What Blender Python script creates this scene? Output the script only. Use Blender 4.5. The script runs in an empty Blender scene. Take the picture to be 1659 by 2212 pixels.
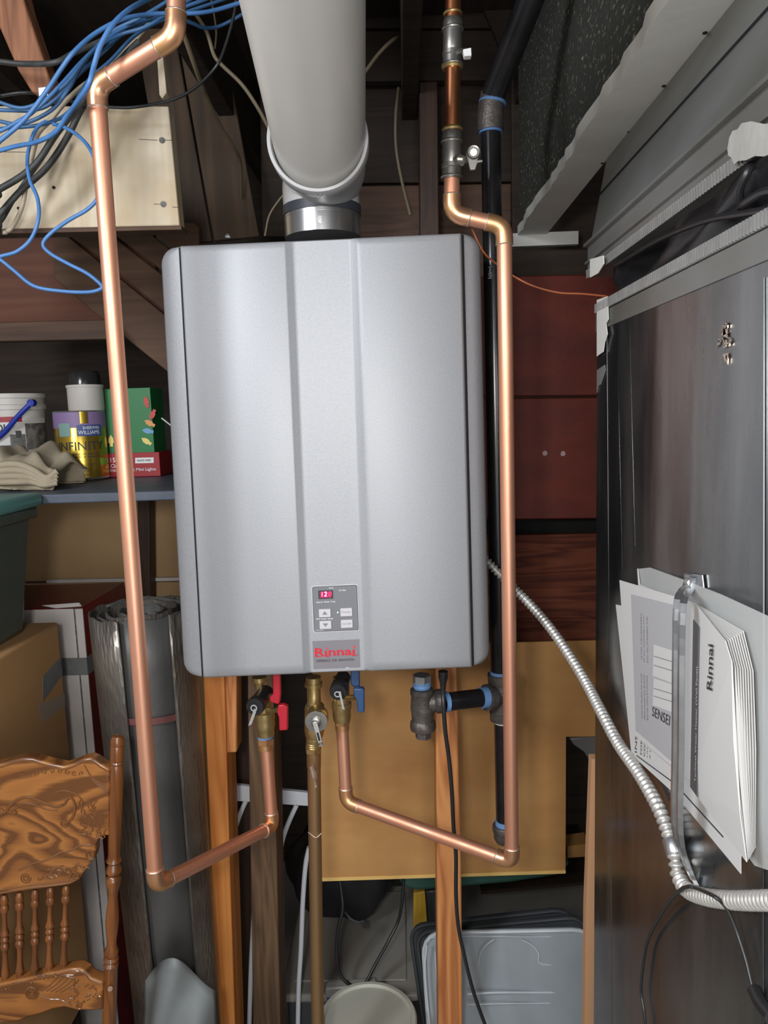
import bpy, bmesh, math, random
from mathutils import Vector as V, Matrix
random.seed(7)
# ------------------------------------------------------------------ camera
F = 1620.0; EYE = 1.65
_t, _r = math.radians(7.5), math.radians(1.85)
_v = V((math.sin(_r)*math.cos(_t), math.cos(_r)*math.cos(_t), math.sin(_t)))      # world down in (right, down, forward)
_e = V((40.0, -(40.0*_v.x+F*_v.z)/_v.y, F)).normalized()                            # world +Y
_Z = -_v; _X = _e.cross(_Z).normalized()
CAM = V((0, 0, EYE))
def c2w(c): return V((_X.dot(c), _e.dot(c), _Z.dot(c)))
cam_d = bpy.data.cameras.new('camera'); cam = bpy.data.objects.new('camera', cam_d)
bpy.context.scene.collection.objects.link(cam)
r_, u_, b_ = c2w(V((1, 0, 0))), c2w(V((0, -1, 0))), c2w(V((0, 0, -1)))
M = Matrix(((r_.x, u_.x, b_.x, 0), (r_.y, u_.y, b_.y, 0), (r_.z, u_.z, b_.z, EYE), (0, 0, 0, 1)))
cam.matrix_world = M
cam_d.sensor_fit = 'VERTICAL'; cam_d.sensor_height = 36; cam_d.lens = F/2212*36
cam_d.clip_start = .02
sc = bpy.context.scene; sc.camera = cam
# ------------------------------------------------------------------ world, lights, exposure
w = bpy.data.worlds.new('world'); sc.world = w; w.use_nodes = True
w.node_tree.nodes['Background'].inputs[0].default_value = (.55, .6, .7, 1)
w.node_tree.nodes['Background'].inputs[1].default_value = .15
sc.view_settings.view_transform = 'Standard'; sc.view_settings.look = 'None'
sc.view_settings.gamma = 1; sc.view_settings.use_curve_mapping = False
sc.view_settings.exposure = 0.0
def area(name, loc, target, size, power, col, sy=None):
    l = bpy.data.lights.new(name, 'AREA'); l.energy = power; l.color = col; l.size = size
    if sy: l.shape = 'RECTANGLE'; l.size_y = sy
    o = bpy.data.objects.new(name, l); sc.collection.objects.link(o); o.location = loc
    o.rotation_euler = (V(target)-V(loc)).to_track_quat('-Z', 'Y').to_euler()
    return o
area('work_light', (-.14, -.10, 1.74), (-.02, 1.3, 1.45), .11, 7.5, (1, .97, .92))
area('ceiling_lamp', (-1.15, -.35, 2.30), (-.1, 1.2, 1.3), .45, 28, (.92, .95, 1.0))
area('soft_fill', (.35, -2.25, 1.45), (-.05, 1.2, 1.0), 1.8, 46, (.97, .98, 1.0), 1.7)  # added soft fill behind the camera; no opening in the rear wall
# ------------------------------------------------------------------ projection helpers
def ray(px, py): return c2w(V(((px-829.5)/F, (py-1106)/F, 1)))
def P(px, py, d):
    w_ = ray(px, py); return CAM + w_*(d/w_.y)
def PX(px, py, x):
    w_ = ray(px, py); return CAM + w_*(x/w_.x)
def PZ(px, py, z):
    w_ = ray(px, py); return CAM + w_*((z-EYE)/w_.z)
def R(wpx, d, y=1106): return wpx/2*d/(F*(.991-.1305*(y-1106)/F))
# ------------------------------------------------------------------ mesh builder
def spline(pts, n=6):
    pts = [V(p) for p in pts]
    if len(pts) < 3: return pts
    q = [pts[0]*2-pts[1]] + pts + [pts[-1]*2-pts[-2]]; out = []
    for i in range(1, len(q)-2):
        a, b, c, d = q[i-1], q[i], q[i+1], q[i+2]
        for k in range(n):
            t = k/n
            out.append(.5*((2*b)+(c-a)*t+(2*a-5*b+4*c-d)*t*t+(3*b-a-3*c+d)*t**3))
    out.append(q[-2]); return out
class MB:
    def __init__(s): s.bm = bmesh.new(); s.uv = None
    def face(s, vs):
        try: return s.bm.faces.new(vs)
        except ValueError: return None
    def prism(s, pts, vec):
        pts = [V(p) for p in pts]; vec = V(vec)
        a = [s.bm.verts.new(p) for p in pts]; b = [s.bm.verts.new(p+vec) for p in pts]
        s.face(a); s.face(b[::-1]); n = len(a)
        for i in range(n): s.face([a[i], b[i], b[(i+1) % n], a[(i+1) % n]])
        return s
    def box(s, x0, x1, y0, y1, z0, z1):
        return s.prism([(x0, y0, z0), (x1, y0, z0), (x1, y0, z1), (x0, y0, z1)], (0, y1-y0, 0))
    def hexa(s, f, b):
        a = [s.bm.verts.new(V(p)) for p in f]; c = [s.bm.verts.new(V(p)) for p in b]
        s.face(a); s.face(c[::-1])
        for i in range(4): s.face([a[i], c[i], c[(i+1) % 4], a[(i+1) % 4]])
        return s
    def slab(s, pxs, d, t):
        if not isinstance(d, (list, tuple)): d = [d]*len(pxs)
        return s.prism([P(p[0], p[1], dd) for p, dd in zip(pxs, d)], (0, t, 0))
    def tube(s, pts, r, seg=10, sm=0, cap=True):
        pts = spline(pts, sm) if sm else [V(p) for p in pts]
        n = len(pts); rr = r if isinstance(r, (list, tuple)) else [r]*n
        if len(rr) != n: rr = [rr[int(i*(len(rr)-1)/(n-1))] for i in range(n)]
        rings = []; up = None
        for i, p in enumerate(pts):
            t = (pts[min(i+1, n-1)]-pts[max(i-1, 0)]).normalized()
            if up is None:
                up = t.orthogonal().normalized()
            up = (up-t*up.dot(t))
            up = up.normalized() if up.length > 1e-6 else t.orthogonal().normalized()
            sd = t.cross(up)
            rings.append([s.bm.verts.new(p+(up*math.cos(2*math.pi*k/seg)+sd*math.sin(2*math.pi*k/seg))*rr[i]) for k in range(seg)])
        for i in range(n-1):
            for k in range(seg):
                s.face([rings[i][k], rings[i][(k+1) % seg], rings[i+1][(k+1) % seg], rings[i+1][k]])
        if cap: s.face(rings[0][::-1]); s.face(rings[-1])
        return s
    def lathe(s, prof, a, b, seg=20, sx=1, cap=True):
        """profile (r, t) along a->b; t in metres from a"""
        a, b = V(a), V(b); t = (b-a).normalized(); up = t.orthogonal().normalized(); sd = t.cross(up)
        rings = []
        for r, h in prof:
            rings.append([s.bm.verts.new(a+t*h+(up*math.cos(2*math.pi*k/seg)+sd*math.sin(2*math.pi*k/seg))*max(r, 1e-5)) for k in range(seg)])
        for i in range(len(rings)-1):
            for k in range(seg):
                s.face([rings[i][k], rings[i][(k+1) % seg], rings[i+1][(k+1) % seg], rings[i+1][k]])
        if cap: s.face(rings[0][::-1]); s.face(rings[-1])
        return s
    def cyl(s, a, b, r, seg=16):
        return s.tube([a, b], r, seg)
    def torus(s, c, n, r, r2, seg=24, s2=8):
        c, n = V(c), V(n).normalized(); u = n.orthogonal().normalized(); v = n.cross(u)
        rings = []
        for i in range(seg):
            a = 2*math.pi*i/seg; d = u*math.cos(a)+v*math.sin(a)
            rings.append([s.bm.verts.new(c+d*(r+r2*math.cos(2*math.pi*k/s2))+n*r2*math.sin(2*math.pi*k/s2)) for k in range(s2)])
        for i in range(seg):
            for k in range(s2):
                s.face([rings[i][k], rings[(i+1) % seg][k], rings[(i+1) % seg][(k+1) % s2], rings[i][(k+1) % s2]])
        return s
    def ball(s, c, r, seg=12):
        c = V(c); pr = [(r*math.sin(math.pi*i/8), -r*math.cos(math.pi*i/8)) for i in range(9)]
        return s.lathe([(a, h+r) for a, h in pr], c-V((0, 0, r)), c, seg, cap=False)
    def grid(s, fn, nu, nv, closed=False):
        g = [[s.bm.verts.new(V(fn(i/nu, j/nv))) for j in range(nv+1)] for i in range(nu+(0 if closed else 1))]
        m = len(g)
        for i in range(nu):
            for j in range(nv):
                s.face([g[i][j], g[(i+1) % m][j], g[(i+1) % m][j+1], g[i][j+1]])
        return s
COL = sc.collection
def obj(name, mb, mat, parent=None, bevel=0, solid=0, ang=35, seg=2, kind=None, label=None, flat=False, subsurf=0):
    bm = mb.bm
    bmesh.ops.recalc_face_normals(bm, faces=bm.faces)
    me = bpy.data.meshes.new(name)
    off = V(parent['_w']) if parent is not None else None
    if off is None:
        if len(bm.verts):
            xs = [v.co for v in bm.verts]
            off = V(((min(v.x for v in xs)+max(v.x for v in xs))/2, (min(v.y for v in xs)+max(v.y for v in xs))/2, min(v.z for v in xs)))
        else: off = V((0, 0, 0))
    bmesh.ops.translate(bm, verts=bm.verts, vec=-off)
    bm.to_mesh(me); bm.free()
    if not flat:
        me.polygons.foreach_set('use_smooth', [True]*len(me.polygons)); me.set_sharp_from_angle(angle=math.radians(ang))
    o = bpy.data.objects.new(name, me); COL.objects.link(o)
    if mat: me.materials.append(mat)
    if parent is not None: o.parent = parent
    else: o.location = off
    o['_w'] = tuple(off)
    if solid:
        m = o.modifiers.new('s', 'SOLIDIFY'); m.thickness = solid; m.offset = 0
    if bevel:
        m = o.modifiers.new('b', 'BEVEL'); m.width = bevel; m.segments = seg; m.limit_method = 'ANGLE'; m.angle_limit = math.radians(40)
    if subsurf:
        m = o.modifiers.new('u', 'SUBSURF'); m.levels = subsurf; m.render_levels = subsurf
    if kind: o['kind'] = kind
    if label: o['label'] = label
    return o
def thing(name, label, cat, loc, group=None):
    o = bpy.data.objects.new(name, None); COL.objects.link(o); o.location = loc; o.empty_display_size = .05
    o['_w'] = tuple(loc); o['label'] = label; o['category'] = cat
    if group: o['group'] = group
    return o
def tag(o, label, cat, group=None):
    o['label'] = label; o['category'] = cat
    if group: o['group'] = group
    return o
def text(s, o0, xd, yd, mat, parent, width=None, height=None, bold=0, extrude=.0004, name='lettering', center=False, shear=0):
    cu = bpy.data.curves.new('t', 'FONT'); cu.body = s; cu.size = 1; cu.offset = bold; cu.extrude = 0; cu.shear = shear
    cu.resolution_u = 3
    t = bpy.data.objects.new('t', cu); COL.objects.link(t)
    me = bpy.data.meshes.new_from_object(t)
    COL.objects.unlink(t); bpy.data.objects.remove(t)
    xs = [v.co.x for v in me.vertices]; ys = [v.co.y for v in me.vertices]
    x0, x1, y0, y1 = min(xs), max(xs), min(ys), max(ys)
    sx = width/(x1-x0) if width else None; sy = height/(y1-y0) if height else None
    sx = sx or sy; sy = sy or sx
    xd, yd = V(xd).normalized(), V(yd).normalized(); n = xd.cross(yd).normalized()
    off = V(parent['_w'])
    for v in me.vertices:
        cx = (v.co.x-x0)*sx - ((x1-x0)*sx/2 if center else 0)
        v.co = V(o0)-off + xd*cx + yd*((v.co.y-y0)*sy) + n*extrude
    me.name = name; o = bpy.data.objects.new(name, me); COL.objects.link(o); me.materials.append(mat); o.parent = parent
    o['_w'] = tuple(off)
    return o
# ------------------------------------------------------------------ materials
def newmat(name):
    m = bpy.data.materials.new(name); m.use_nodes = True; nt = m.node_tree
    return m, nt, nt.nodes['Principled BSDF']
def node(nt, t, **k):
    n = nt.nodes.new(t)
    for a, b in k.items():
        if a.startswith('i_'): n.inputs[a[2:].replace('_', ' ')].default_value = b
        else: setattr(n, a, b)
    return n
def rgba(c): return (c[0], c[1], c[2], 1)
def srgb(r, g, b):
    f = lambda c: (c/255/12.92 if c/255 <= .04045 else ((c/255+.055)/1.055)**2.4)
    return (f(r), f(g), f(b))
def coords(nt, scale=(1, 1, 1), rot=(0, 0, 0)):
    tc = node(nt, 'ShaderNodeTexCoord'); mp = node(nt, 'ShaderNodeMapping')
    mp.inputs['Scale'].default_value = scale; mp.inputs['Rotation'].default_value = rot
    nt.links.new(tc.outputs['Object'], mp.inputs['Vector']); return mp.outputs['Vector']
def ramp(nt, fac, stops):
    r = node(nt, 'ShaderNodeValToRGB'); nt.links.new(fac, r.inputs['Fac']); e = r.color_ramp.elements
    while len(e) < len(stops): e.new(.5)
    for el, (p, c) in zip(e, stops): el.position = p; el.color = rgba(c)
    return r.outputs['Color']
def plain(name, c, rough=.5, metal=0, c2=None, ns=8, nstr=(1, 1, 1), bump=0, bs=60, rv=0, alpha=None, trans=0, coat=0, detail=4, lo=.35, hi=.65, bstr=None):
    m, nt, b = newmat(name)
    b.inputs['Base Color'].default_value = rgba(c); b.inputs['Roughness'].default_value = rough; b.inputs['Metallic'].default_value = metal
    if c2 or rv:
        v = coords(nt, nstr); n = node(nt, 'ShaderNodeTexNoise', i_Scale=ns, i_Detail=detail, i_Roughness=.6); nt.links.new(v, n.inputs['Vector'])
        if c2: nt.links.new(ramp(nt, n.outputs['Fac'], [(lo, c), (hi, c2)]), b.inputs['Base Color'])
        if rv:
            mr = node(nt, 'ShaderNodeMapRange'); mr.inputs[1].default_value = .3; mr.inputs[2].default_value = .7
            mr.inputs[3].default_value = max(.03, rough-rv); mr.inputs[4].default_value = min(1, rough+rv)
            nt.links.new(n.outputs['Fac'], mr.inputs[0]); nt.links.new(mr.outputs[0], b.inputs['Roughness'])
    if bump:
        v2 = coords(nt, bstr or (1, 1, 1)); n2 = node(nt, 'ShaderNodeTexNoise', i_Scale=bs, i_Detail=3); nt.links.new(v2, n2.inputs['Vector'])
        bp = node(nt, 'ShaderNodeBump', i_Strength=bump, i_Distance=.002); nt.links.new(n2.outputs['Fac'], bp.inputs['Height']); nt.links.new(bp.outputs[0], b.inputs['Normal'])
    if trans: b.inputs['Transmission Weight'].default_value = trans
    if alpha is not None: b.inputs['Alpha'].default_value = alpha
    if coat: b.inputs['Coat Weight'].default_value = coat; b.inputs['Coat Roughness'].default_value = .1
    return m
def wood(name, c1, c2, axis=2, scale=1, rough=.6, grain=.5, bump=.25, coat=0, c3=None, dist=3.0, wav=9):
    """stretched noise grain running along axis"""
    m, nt, b = newmat(name)
    st = [14*scale]*3; st[axis] = 1.1*scale
    v = coords(nt, tuple(st)); n = node(nt, 'ShaderNodeTexNoise', i_Scale=1.6, i_Detail=2, i_Distortion=.6); nt.links.new(v, n.inputs['Vector'])
    mul = node(nt, 'ShaderNodeMath', operation='MULTIPLY'); mul.inputs[1].default_value = wav; nt.links.new(n.outputs['Fac'], mul.inputs[0])
    pp = node(nt, 'ShaderNodeMath', operation='PINGPONG'); pp.inputs[1].default_value = 1; nt.links.new(mul.outputs[0], pp.inputs[0])
    st2 = [130*scale]*3; st2[axis] = 4*scale
    v2 = coords(nt, tuple(st2)); n2 = node(nt, 'ShaderNodeTexNoise', i_Scale=1.0, i_Detail=4); nt.links.new(v2, n2.inputs['Vector'])
    mx = node(nt, 'ShaderNodeMix'); mx.data_type = 'FLOAT'; mx.inputs[0].default_value = 1-grain
    nt.links.new(pp.outputs[0], mx.inputs[2]); nt.links.new(n2.outputs['Fac'], mx.inputs[3])
    col = ramp(nt, mx.outputs[0], [(.12, c1), (.75, c2)])
    if c3:
        v3 = coords(nt, (1, 1, 1)); n3 = node(nt, 'ShaderNodeTexNoise', i_Scale=5, i_Detail=5); nt.links.new(v3, n3.inputs['Vector'])
        k = ramp(nt, n3.outputs['Fac'], [(.45, (0, 0, 0)), (.7, (1, 1, 1))])
        m3 = node(nt, 'ShaderNodeMix'); m3.data_type = 'RGBA'; nt.links.new(k, m3.inputs[0]); nt.links.new(col, m3.inputs[6]); m3.inputs[7].default_value = rgba(c3)
        col = m3.outputs[2]
    nt.links.new(col, b.inputs['Base Color']); b.inputs['Roughness'].default_value = rough
    if bump:
        bp = node(nt, 'ShaderNodeBump', i_Strength=bump, i_Distance=.0015); nt.links.new(mx.outputs[0], bp.inputs['Height']); nt.links.new(bp.outputs[0], b.inputs['Normal'])
    if coat: b.inputs['Coat Weight'].default_value = coat; b.inputs['Coat Roughness'].default_value = .15
    return m
def emit(name, c, s):
    m, nt, b = newmat(name); b.inputs['Base Color'].default_value = rgba(c); b.inputs['Emission Color'].default_value = rgba(c); b.inputs['Emission Strength'].default_value = s; return m
MT = {}
MT['copper'] = plain('copper', (.82, .42, .28), .45, .80, (.70, .32, .20), 9, (1, 1, .35), .08, 40, .08)
MT['copper_dark'] = plain('copper_dark', (.60, .25, .12), .34, 1, (.42, .15, .07), 11, (1, 1, .35), .08, 40, .1)
MT['copper_fit'] = plain('copper_fitting', (.84, .44, .27), .36, .88, (.68, .38, .17), 22, (1, 1, 1), .1, 60, .1)
MT['solder'] = plain('solder', (.72, .60, .52), .4, .9)
MT['brass'] = plain('brass', (.62, .47, .22), .36, .9, (.42, .30, .13), 30, (1, 1, 1), .2, 90, .1)
MT['aged_copper'] = plain('aged_copper', (.38, .24, .12), .45, .75, (.30, .17, .075), 8, (1, 1, .3), .1, 60, .1)
MT['chrome'] = plain('chrome', (.50, .49, .46), .34, 1)
MT['nickel'] = plain('nickel_valve', (.38, .37, .35), .35, .9, (.22, .21, .2), 30)
MT['steel'] = plain('zinc_steel', (.55, .57, .60), .33, .9, (.42, .44, .47), 40)
MT['iron'] = plain('cast_iron', (.075, .065, .06), .48, .55, (.13, .115, .105), 60, (1, 1, 1), .5, 220)
MT['black_pipe'] = plain('black_pipe', (.012, .012, .014), .22, .3, (.02, .018, .02), 20)
MT['dope'] = plain('blue_thread_sealant', (.07, .15, .32), .6)
MT['dope_light'] = plain('light_blue_sealant', (.13, .26, .50), .6)
MT['white_dope'] = plain('white_thread_tape', (.55, .55, .57), .6)
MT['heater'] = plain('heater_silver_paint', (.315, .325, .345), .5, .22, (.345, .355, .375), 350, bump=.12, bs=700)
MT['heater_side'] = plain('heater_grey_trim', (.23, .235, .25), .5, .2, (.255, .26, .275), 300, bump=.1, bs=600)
MT['dark'] = plain('dark_gap', (.006, .006, .006), .8)
MT['panel_grey'] = plain('control_panel_grey', (.16, .165, .18), .45)
MT['badge'] = plain('badge_grey', (.19, .18, .20), .5)
MT['button'] = plain('button_grey', (.52, .51, .53), .4)
MT['white_ink'] = plain('white_ink', (.78, .78, .78), .6)
MT['dark_ink'] = plain('dark_ink', (.03, .03, .035), .6)
MT['grey_ink'] = plain('grey_ink', (.20, .20, .21), .6)
MT['red_ink'] = plain('red_ink', (.58, .008, .025), .55)
MT['led_back'] = emit('display_glow', (.30, .0, .05), .5)
MT['led'] = emit('display_digit', (1, .25, .55), 3.0)
MT['led2'] = emit('display_digit_red', (1, .03, .12), 1.6)
MT['lamp_green'] = emit('indicator_green', (.45, .9, .6), 1.2)
MT['vent'] = plain('vent_plastic', (.54, .53, .505), .33, 0, (.51, .50, .475), 3)
MT['vent_elbow'] = plain('vent_elbow_plastic', (.44, .44, .44), .42)
MT['collar'] = plain('brushed_collar', (.52, .52, .53), .28, 1, bstr=None)
MT['rubber'] = plain('black_rubber', (.012, .013, .016), .5)
MT['gasket'] = plain('dark_gasket', (.03, .035, .045), .5)
MT['stud_new'] = wood('fir_stud_orange', srgb(186, 108, 46), srgb(222, 146, 74), 2, .8, .55, .55, .3)
MT['stud_right'] = wood('fir_stud_tan', srgb(160, 92, 46), srgb(208, 142, 84), 2, 1.0, .55, .6, .3)
MT['stud_old'] = wood('old_dark_stud', srgb(52, 36, 24), srgb(104, 78, 52), 2, 1.2, .75, .35, .5)
MT['stud_dark'] = wood('dark_stained_stud', srgb(38, 24, 17), srgb(66, 42, 28), 2, 1, .55, .4, .3)
MT['beam'] = wood('brown_beam', srgb(62, 44, 34), srgb(96, 70, 54), 0, .7, .7, .4, .4)
MT['beam_dark'] = wood('dark_beam', srgb(34, 27, 22), srgb(58, 45, 35), 0, .7, .75, .4, .4)
MT['beam_red'] = wood('reddish_brown_board', srgb(84, 48, 34), srgb(108, 66, 48), 0, .6, .7, .4, .2)
MT['sheath'] = wood('old_sheathing', srgb(76, 56, 44), srgb(106, 80, 62), 0, .6, .75, .4, .3)
MT['sheath_v'] = wood('old_sheathing_vertical', srgb(58, 46, 37), srgb(90, 72, 56), 2, .6, .75, .4, .3)
MT['white_wood'] = wood('whitewashed_pine', srgb(200, 184, 156), srgb(216, 203, 180), 2, .8, .6, .5, .15, c3=srgb(186, 162, 122))
MT['joist'] = wood('rough_joist', srgb(92, 54, 34), srgb(150, 100, 70), 2, 1.2, .7, .4, .5)
MT['red'] = plain('barn_red_paint', srgb(124, 46, 32), .6, 0, srgb(98, 34, 26), 6, (1, 1, 2), .2, 90)
MT['red_rough'] = wood('rough_red_brown_plank', srgb(88, 34, 20), srgb(128, 66, 42), 0, 1.1, .75, .85, 1.0, wav=11)
MT['mdf'] = plain('hardboard_tan', srgb(188, 142, 86), .65, 0, srgb(172, 124, 70), 4, (1, 1, 2), .08, 200)
MT['mdf_edge'] = plain('hardboard_edge', srgb(222, 184, 110), .8)
MT['tan_wall'] = plain('tan_plywood', srgb(186, 154, 112), .7, 0, srgb(170, 138, 98), 3)
MT['concrete'] = plain('concrete', (.34, .33, .31), .85, 0, (.28, .27, .25), 4, bump=.3)
MT['ceil'] = wood('dark_subfloor', srgb(44, 37, 31), srgb(58, 48, 40), 1, .6, .8, .4, .3)
MT['room'] = plain('pale_room_wall', (.55, .52, .48), .8)
MT['speckle'] = plain('speckled_insulation', (.035, .038, .032), .75, 0, (.34, .33, .24), 150, (1, .5, 1), bump=.6, bs=200, lo=.58, hi=.74)
MT['grey_paint'] = plain('grey_mastic', (.60, .60, .57), .6, 0, (.66, .66, .63), 12, bump=.15, bs=60)
MT['patch_grey'] = plain('dull_mastic_patch', (.30, .30, .285), .7, 0, (.36, .36, .34), 20, bump=.3, bs=80)
MT['ductmetal'] = plain('galvanised_duct', (.10, .105, .11), .24, .92, (.34, .35, .355), 7, (1, 1, .22), .06, 25, .10, detail=9, lo=.38, hi=.66)
MT['ductgrey'] = plain('dull_galvanised', (.32, .335, .335), .42, .6, (.17, .165, .145), 4, (.4, .4, 1), .05, 30)
MT['tape'] = plain('foil_tape', (.40, .41, .41), .4, .6, (.33, .33, .33), 40)
MT['canvas'] = plain('black_duct_canvas', (.012, .012, .014), .38, 0, (.02, .02, .022), 10, bump=.5, bs=18)
MT['paper'] = plain('white_paper', (.58, .58, .575), .75)
MT['paper_grey'] = plain('grey_print', (.40, .40, .42), .7)
MT['cover_grey'] = plain('cover_stripe', (.17, .17, .19), .6)
MT['bag'] = plain('clear_plastic_sleeve', (.62, .64, .64), .25, 0, alpha=.5)
MT['conduit'] = plain('aluminium_conduit', (.66, .65, .62), .42, .65, (.56, .55, .53), 60)
MT['blue'] = plain('blue_cable_jacket', srgb(74, 122, 178), .5, 0, srgb(62, 108, 164), 30)
MT['blue_dull'] = plain('dusty_blue_cable_jacket', srgb(64, 108, 152), .5, 0, srgb(52, 92, 136), 30)
MT['cable_black'] = plain('black_cable_jacket', (.02, .021, .022), .38)
MT['cable_grey'] = plain('dusty_black_cable_jacket', (.055, .06, .06), .55, 0, (.03, .03, .03), 40)
MT['cream'] = plain('cream_cable_jacket', srgb(196, 182, 160), .5, 0, srgb(170, 155, 132), 12)
MT['cream_dim'] = plain('aged_cream_cable_jacket', srgb(128, 115, 92), .55)
MT['brown_wire'] = plain('brown_wire', srgb(160, 88, 52), .5)
MT['red_handle'] = plain('red_handle_vinyl', (.44, .015, .03), .35, coat=.2)
MT['blue_handle'] = plain('blue_handle_vinyl', (.02, .06, .16), .4, coat=.1)
MT['black_plastic'] = plain('black_plastic', (.016, .016, .018), .35)
MT['strap_clear'] = plain('grey_strap', (.40, .40, .40), .5)
MT['oak'] = wood('golden_oak', srgb(92, 52, 22), srgb(158, 98, 46), 2, .9, .32, .72, .12, coat=.5, wav=7)
def oakgrain():
    m, nt, b = newmat('oak_cathedral_grain')
    v = coords(nt, (2.2, 2.2, 5.5)); n = node(nt, 'ShaderNodeTexNoise', i_Scale=1.5, i_Detail=1.5, i_Distortion=.5); nt.links.new(v, n.inputs['Vector'])
    mul = node(nt, 'ShaderNodeMath', operation='MULTIPLY'); mul.inputs[1].default_value = 14; nt.links.new(n.outputs['Fac'], mul.inputs[0])
    fr = node(nt, 'ShaderNodeMath', operation='FRACT'); nt.links.new(mul.outputs[0], fr.inputs[0])
    v2 = coords(nt, (12, 60, 200)); n2 = node(nt, 'ShaderNodeTexNoise', i_Scale=1, i_Detail=3); nt.links.new(v2, n2.inputs['Vector'])
    ad = node(nt, 'ShaderNodeMath', operation='MULTIPLY_ADD'); ad.inputs[1].default_value = .35; nt.links.new(n2.outputs['Fac'], ad.inputs[0]); nt.links.new(fr.outputs[0], ad.inputs[2])
    nt.links.new(ramp(nt, ad.outputs[0], [(.10, srgb(70, 42, 24)), (.36, srgb(128, 80, 40)), (.80, srgb(156, 102, 52)), (1.0, srgb(100, 62, 32))]), b.inputs['Base Color'])
    b.inputs['Roughness'].default_value = .34; b.inputs['Coat Weight'].default_value = .3; b.inputs['Coat Roughness'].default_value = .2
    bp = node(nt, 'ShaderNodeBump', i_Strength=.1, i_Distance=.001); nt.links.new(ad.outputs[0], bp.inputs['Height']); nt.links.new(bp.outputs[0], b.inputs['Normal'])
    return m
MT['oak_crest'] = oakgrain()
MT['oak_turn'] = wood('turned_oak', srgb(78, 42, 18), srgb(128, 76, 34), 2, 1.2, .3, .4, .05, coat=.6)
MT['oak_dark'] = plain('oak_dark_stain', srgb(112, 70, 34), .35, coat=.4)
MT['cardboard'] = plain('cardboard', srgb(186, 144, 98), .8, 0, srgb(176, 134, 88), 3)
MT['box_white'] = plain('white_box_print', srgb(214, 208, 204), .5, 0, srgb(200, 194, 190), 4)
MT['box_red'] = plain('dark_red_box_print', srgb(120, 24, 30), .35, 0, srgb(92, 18, 22), 6)
MT['duct_tape'] = plain('grey_duct_tape', (.17, .18, .18), .4, 0, (.22, .23, .23), 25, bump=.3)
MT['clear_tape'] = plain('clear_tape', (.55, .50, .45), .15, alpha=.35)
MT['teal'] = plain('teal_plastic', srgb(92, 142, 138), .45)
MT['tote'] = plain('smoky_tote_plastic', srgb(82, 88, 82), .3, 0, srgb(70, 76, 70), 5)
MT['shelf'] = plain('slate_shelf', srgb(84, 92, 104), .5, 0, srgb(74, 80, 92), 10)
MT['bucket'] = plain('bucket_white', srgb(196, 192, 186), .45)
MT['label_white'] = plain('label_white', srgb(208, 206, 204), .55)
MT['label_grey'] = plain('label_grey', srgb(118, 116, 112), .6, 0, srgb(70, 68, 66), 60)
MT['label_dark'] = plain('label_dark', srgb(62, 62, 64), .6)
MT['label_red'] = plain('label_red', srgb(150, 22, 32), .5)
MT['blue_bail'] = plain('blue_bail_plastic', srgb(28, 50, 148), .35)
MT['gold'] = plain('gold_foil_label', srgb(188, 158, 66), .25, .85)
MT['purple'] = plain('label_purple', srgb(130, 108, 150), .5)
MT['navy'] = plain('label_navy', srgb(52, 74, 130), .5)
MT['sage'] = plain('label_sage', srgb(118, 150, 146), .5)
MT['lime'] = plain('label_lime', srgb(120, 160, 50), .5)
MT['jar_white'] = plain('jar_white', srgb(186, 182, 176), .5)
MT['jar_dark'] = plain('jar_dark_lid', (.02, .02, .02), .2)
MT['green_box'] = plain('box_green', srgb(34, 116, 62), .45)
MT['box_bright_red'] = plain('box_bright_red', srgb(158, 34, 40), .45)
MT['bulb_red'] = plain('print_red', srgb(190, 70, 60), .5)
MT['bulb_orange'] = plain('print_orange', srgb(220, 150, 90), .5)
MT['bulb_blue'] = plain('print_blue', srgb(110, 160, 200), .5)
MT['bulb_yellow'] = plain('print_yellow', srgb(230, 210, 120), .5)
MT['cloth'] = plain('beige_drop_cloth', srgb(176, 164, 142), .9, 0, srgb(160, 148, 126), 6, bump=.3, bs=200)
MT['white_metal'] = plain('white_enamel', srgb(228, 232, 240), .4)
MT['clear_lid'] = plain('translucent_lid', srgb(168, 164, 156), .32, 0, alpha=.78)
MT['bin_dark'] = plain('smoky_bin', srgb(72, 76, 78), .35)
MT['latch_blue'] = plain('latch_blue', srgb(36, 66, 120), .35)
MT['pail'] = plain('pail_offwhite', srgb(178, 178, 166), .5)
MT['lid_dark'] = plain('charcoal_lid', srgb(62, 66, 70), .38)
MT['lid_clear'] = plain('milky_tray', srgb(158, 166, 172), .28, 0, srgb(146, 154, 160), 3)
MT['lid_line'] = plain('milky_rim', srgb(196, 204, 210), .25)
MT['green_tote'] = plain('green_tote', srgb(56, 92, 82), .45)
MT['bag_black'] = plain('black_bag', (.012, .012, .013), .6, bump=.4, bs=30)
MT['yellow'] = plain('yellow_plastic', srgb(190, 150, 50), .5)
MT['kraft'] = plain('kraft_strip', srgb(206, 158, 118), .8)
MT['grey_bag'] = plain('grey_plastic_bag', (.12, .12, .115), .4, bump=.4, bs=14)
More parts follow.
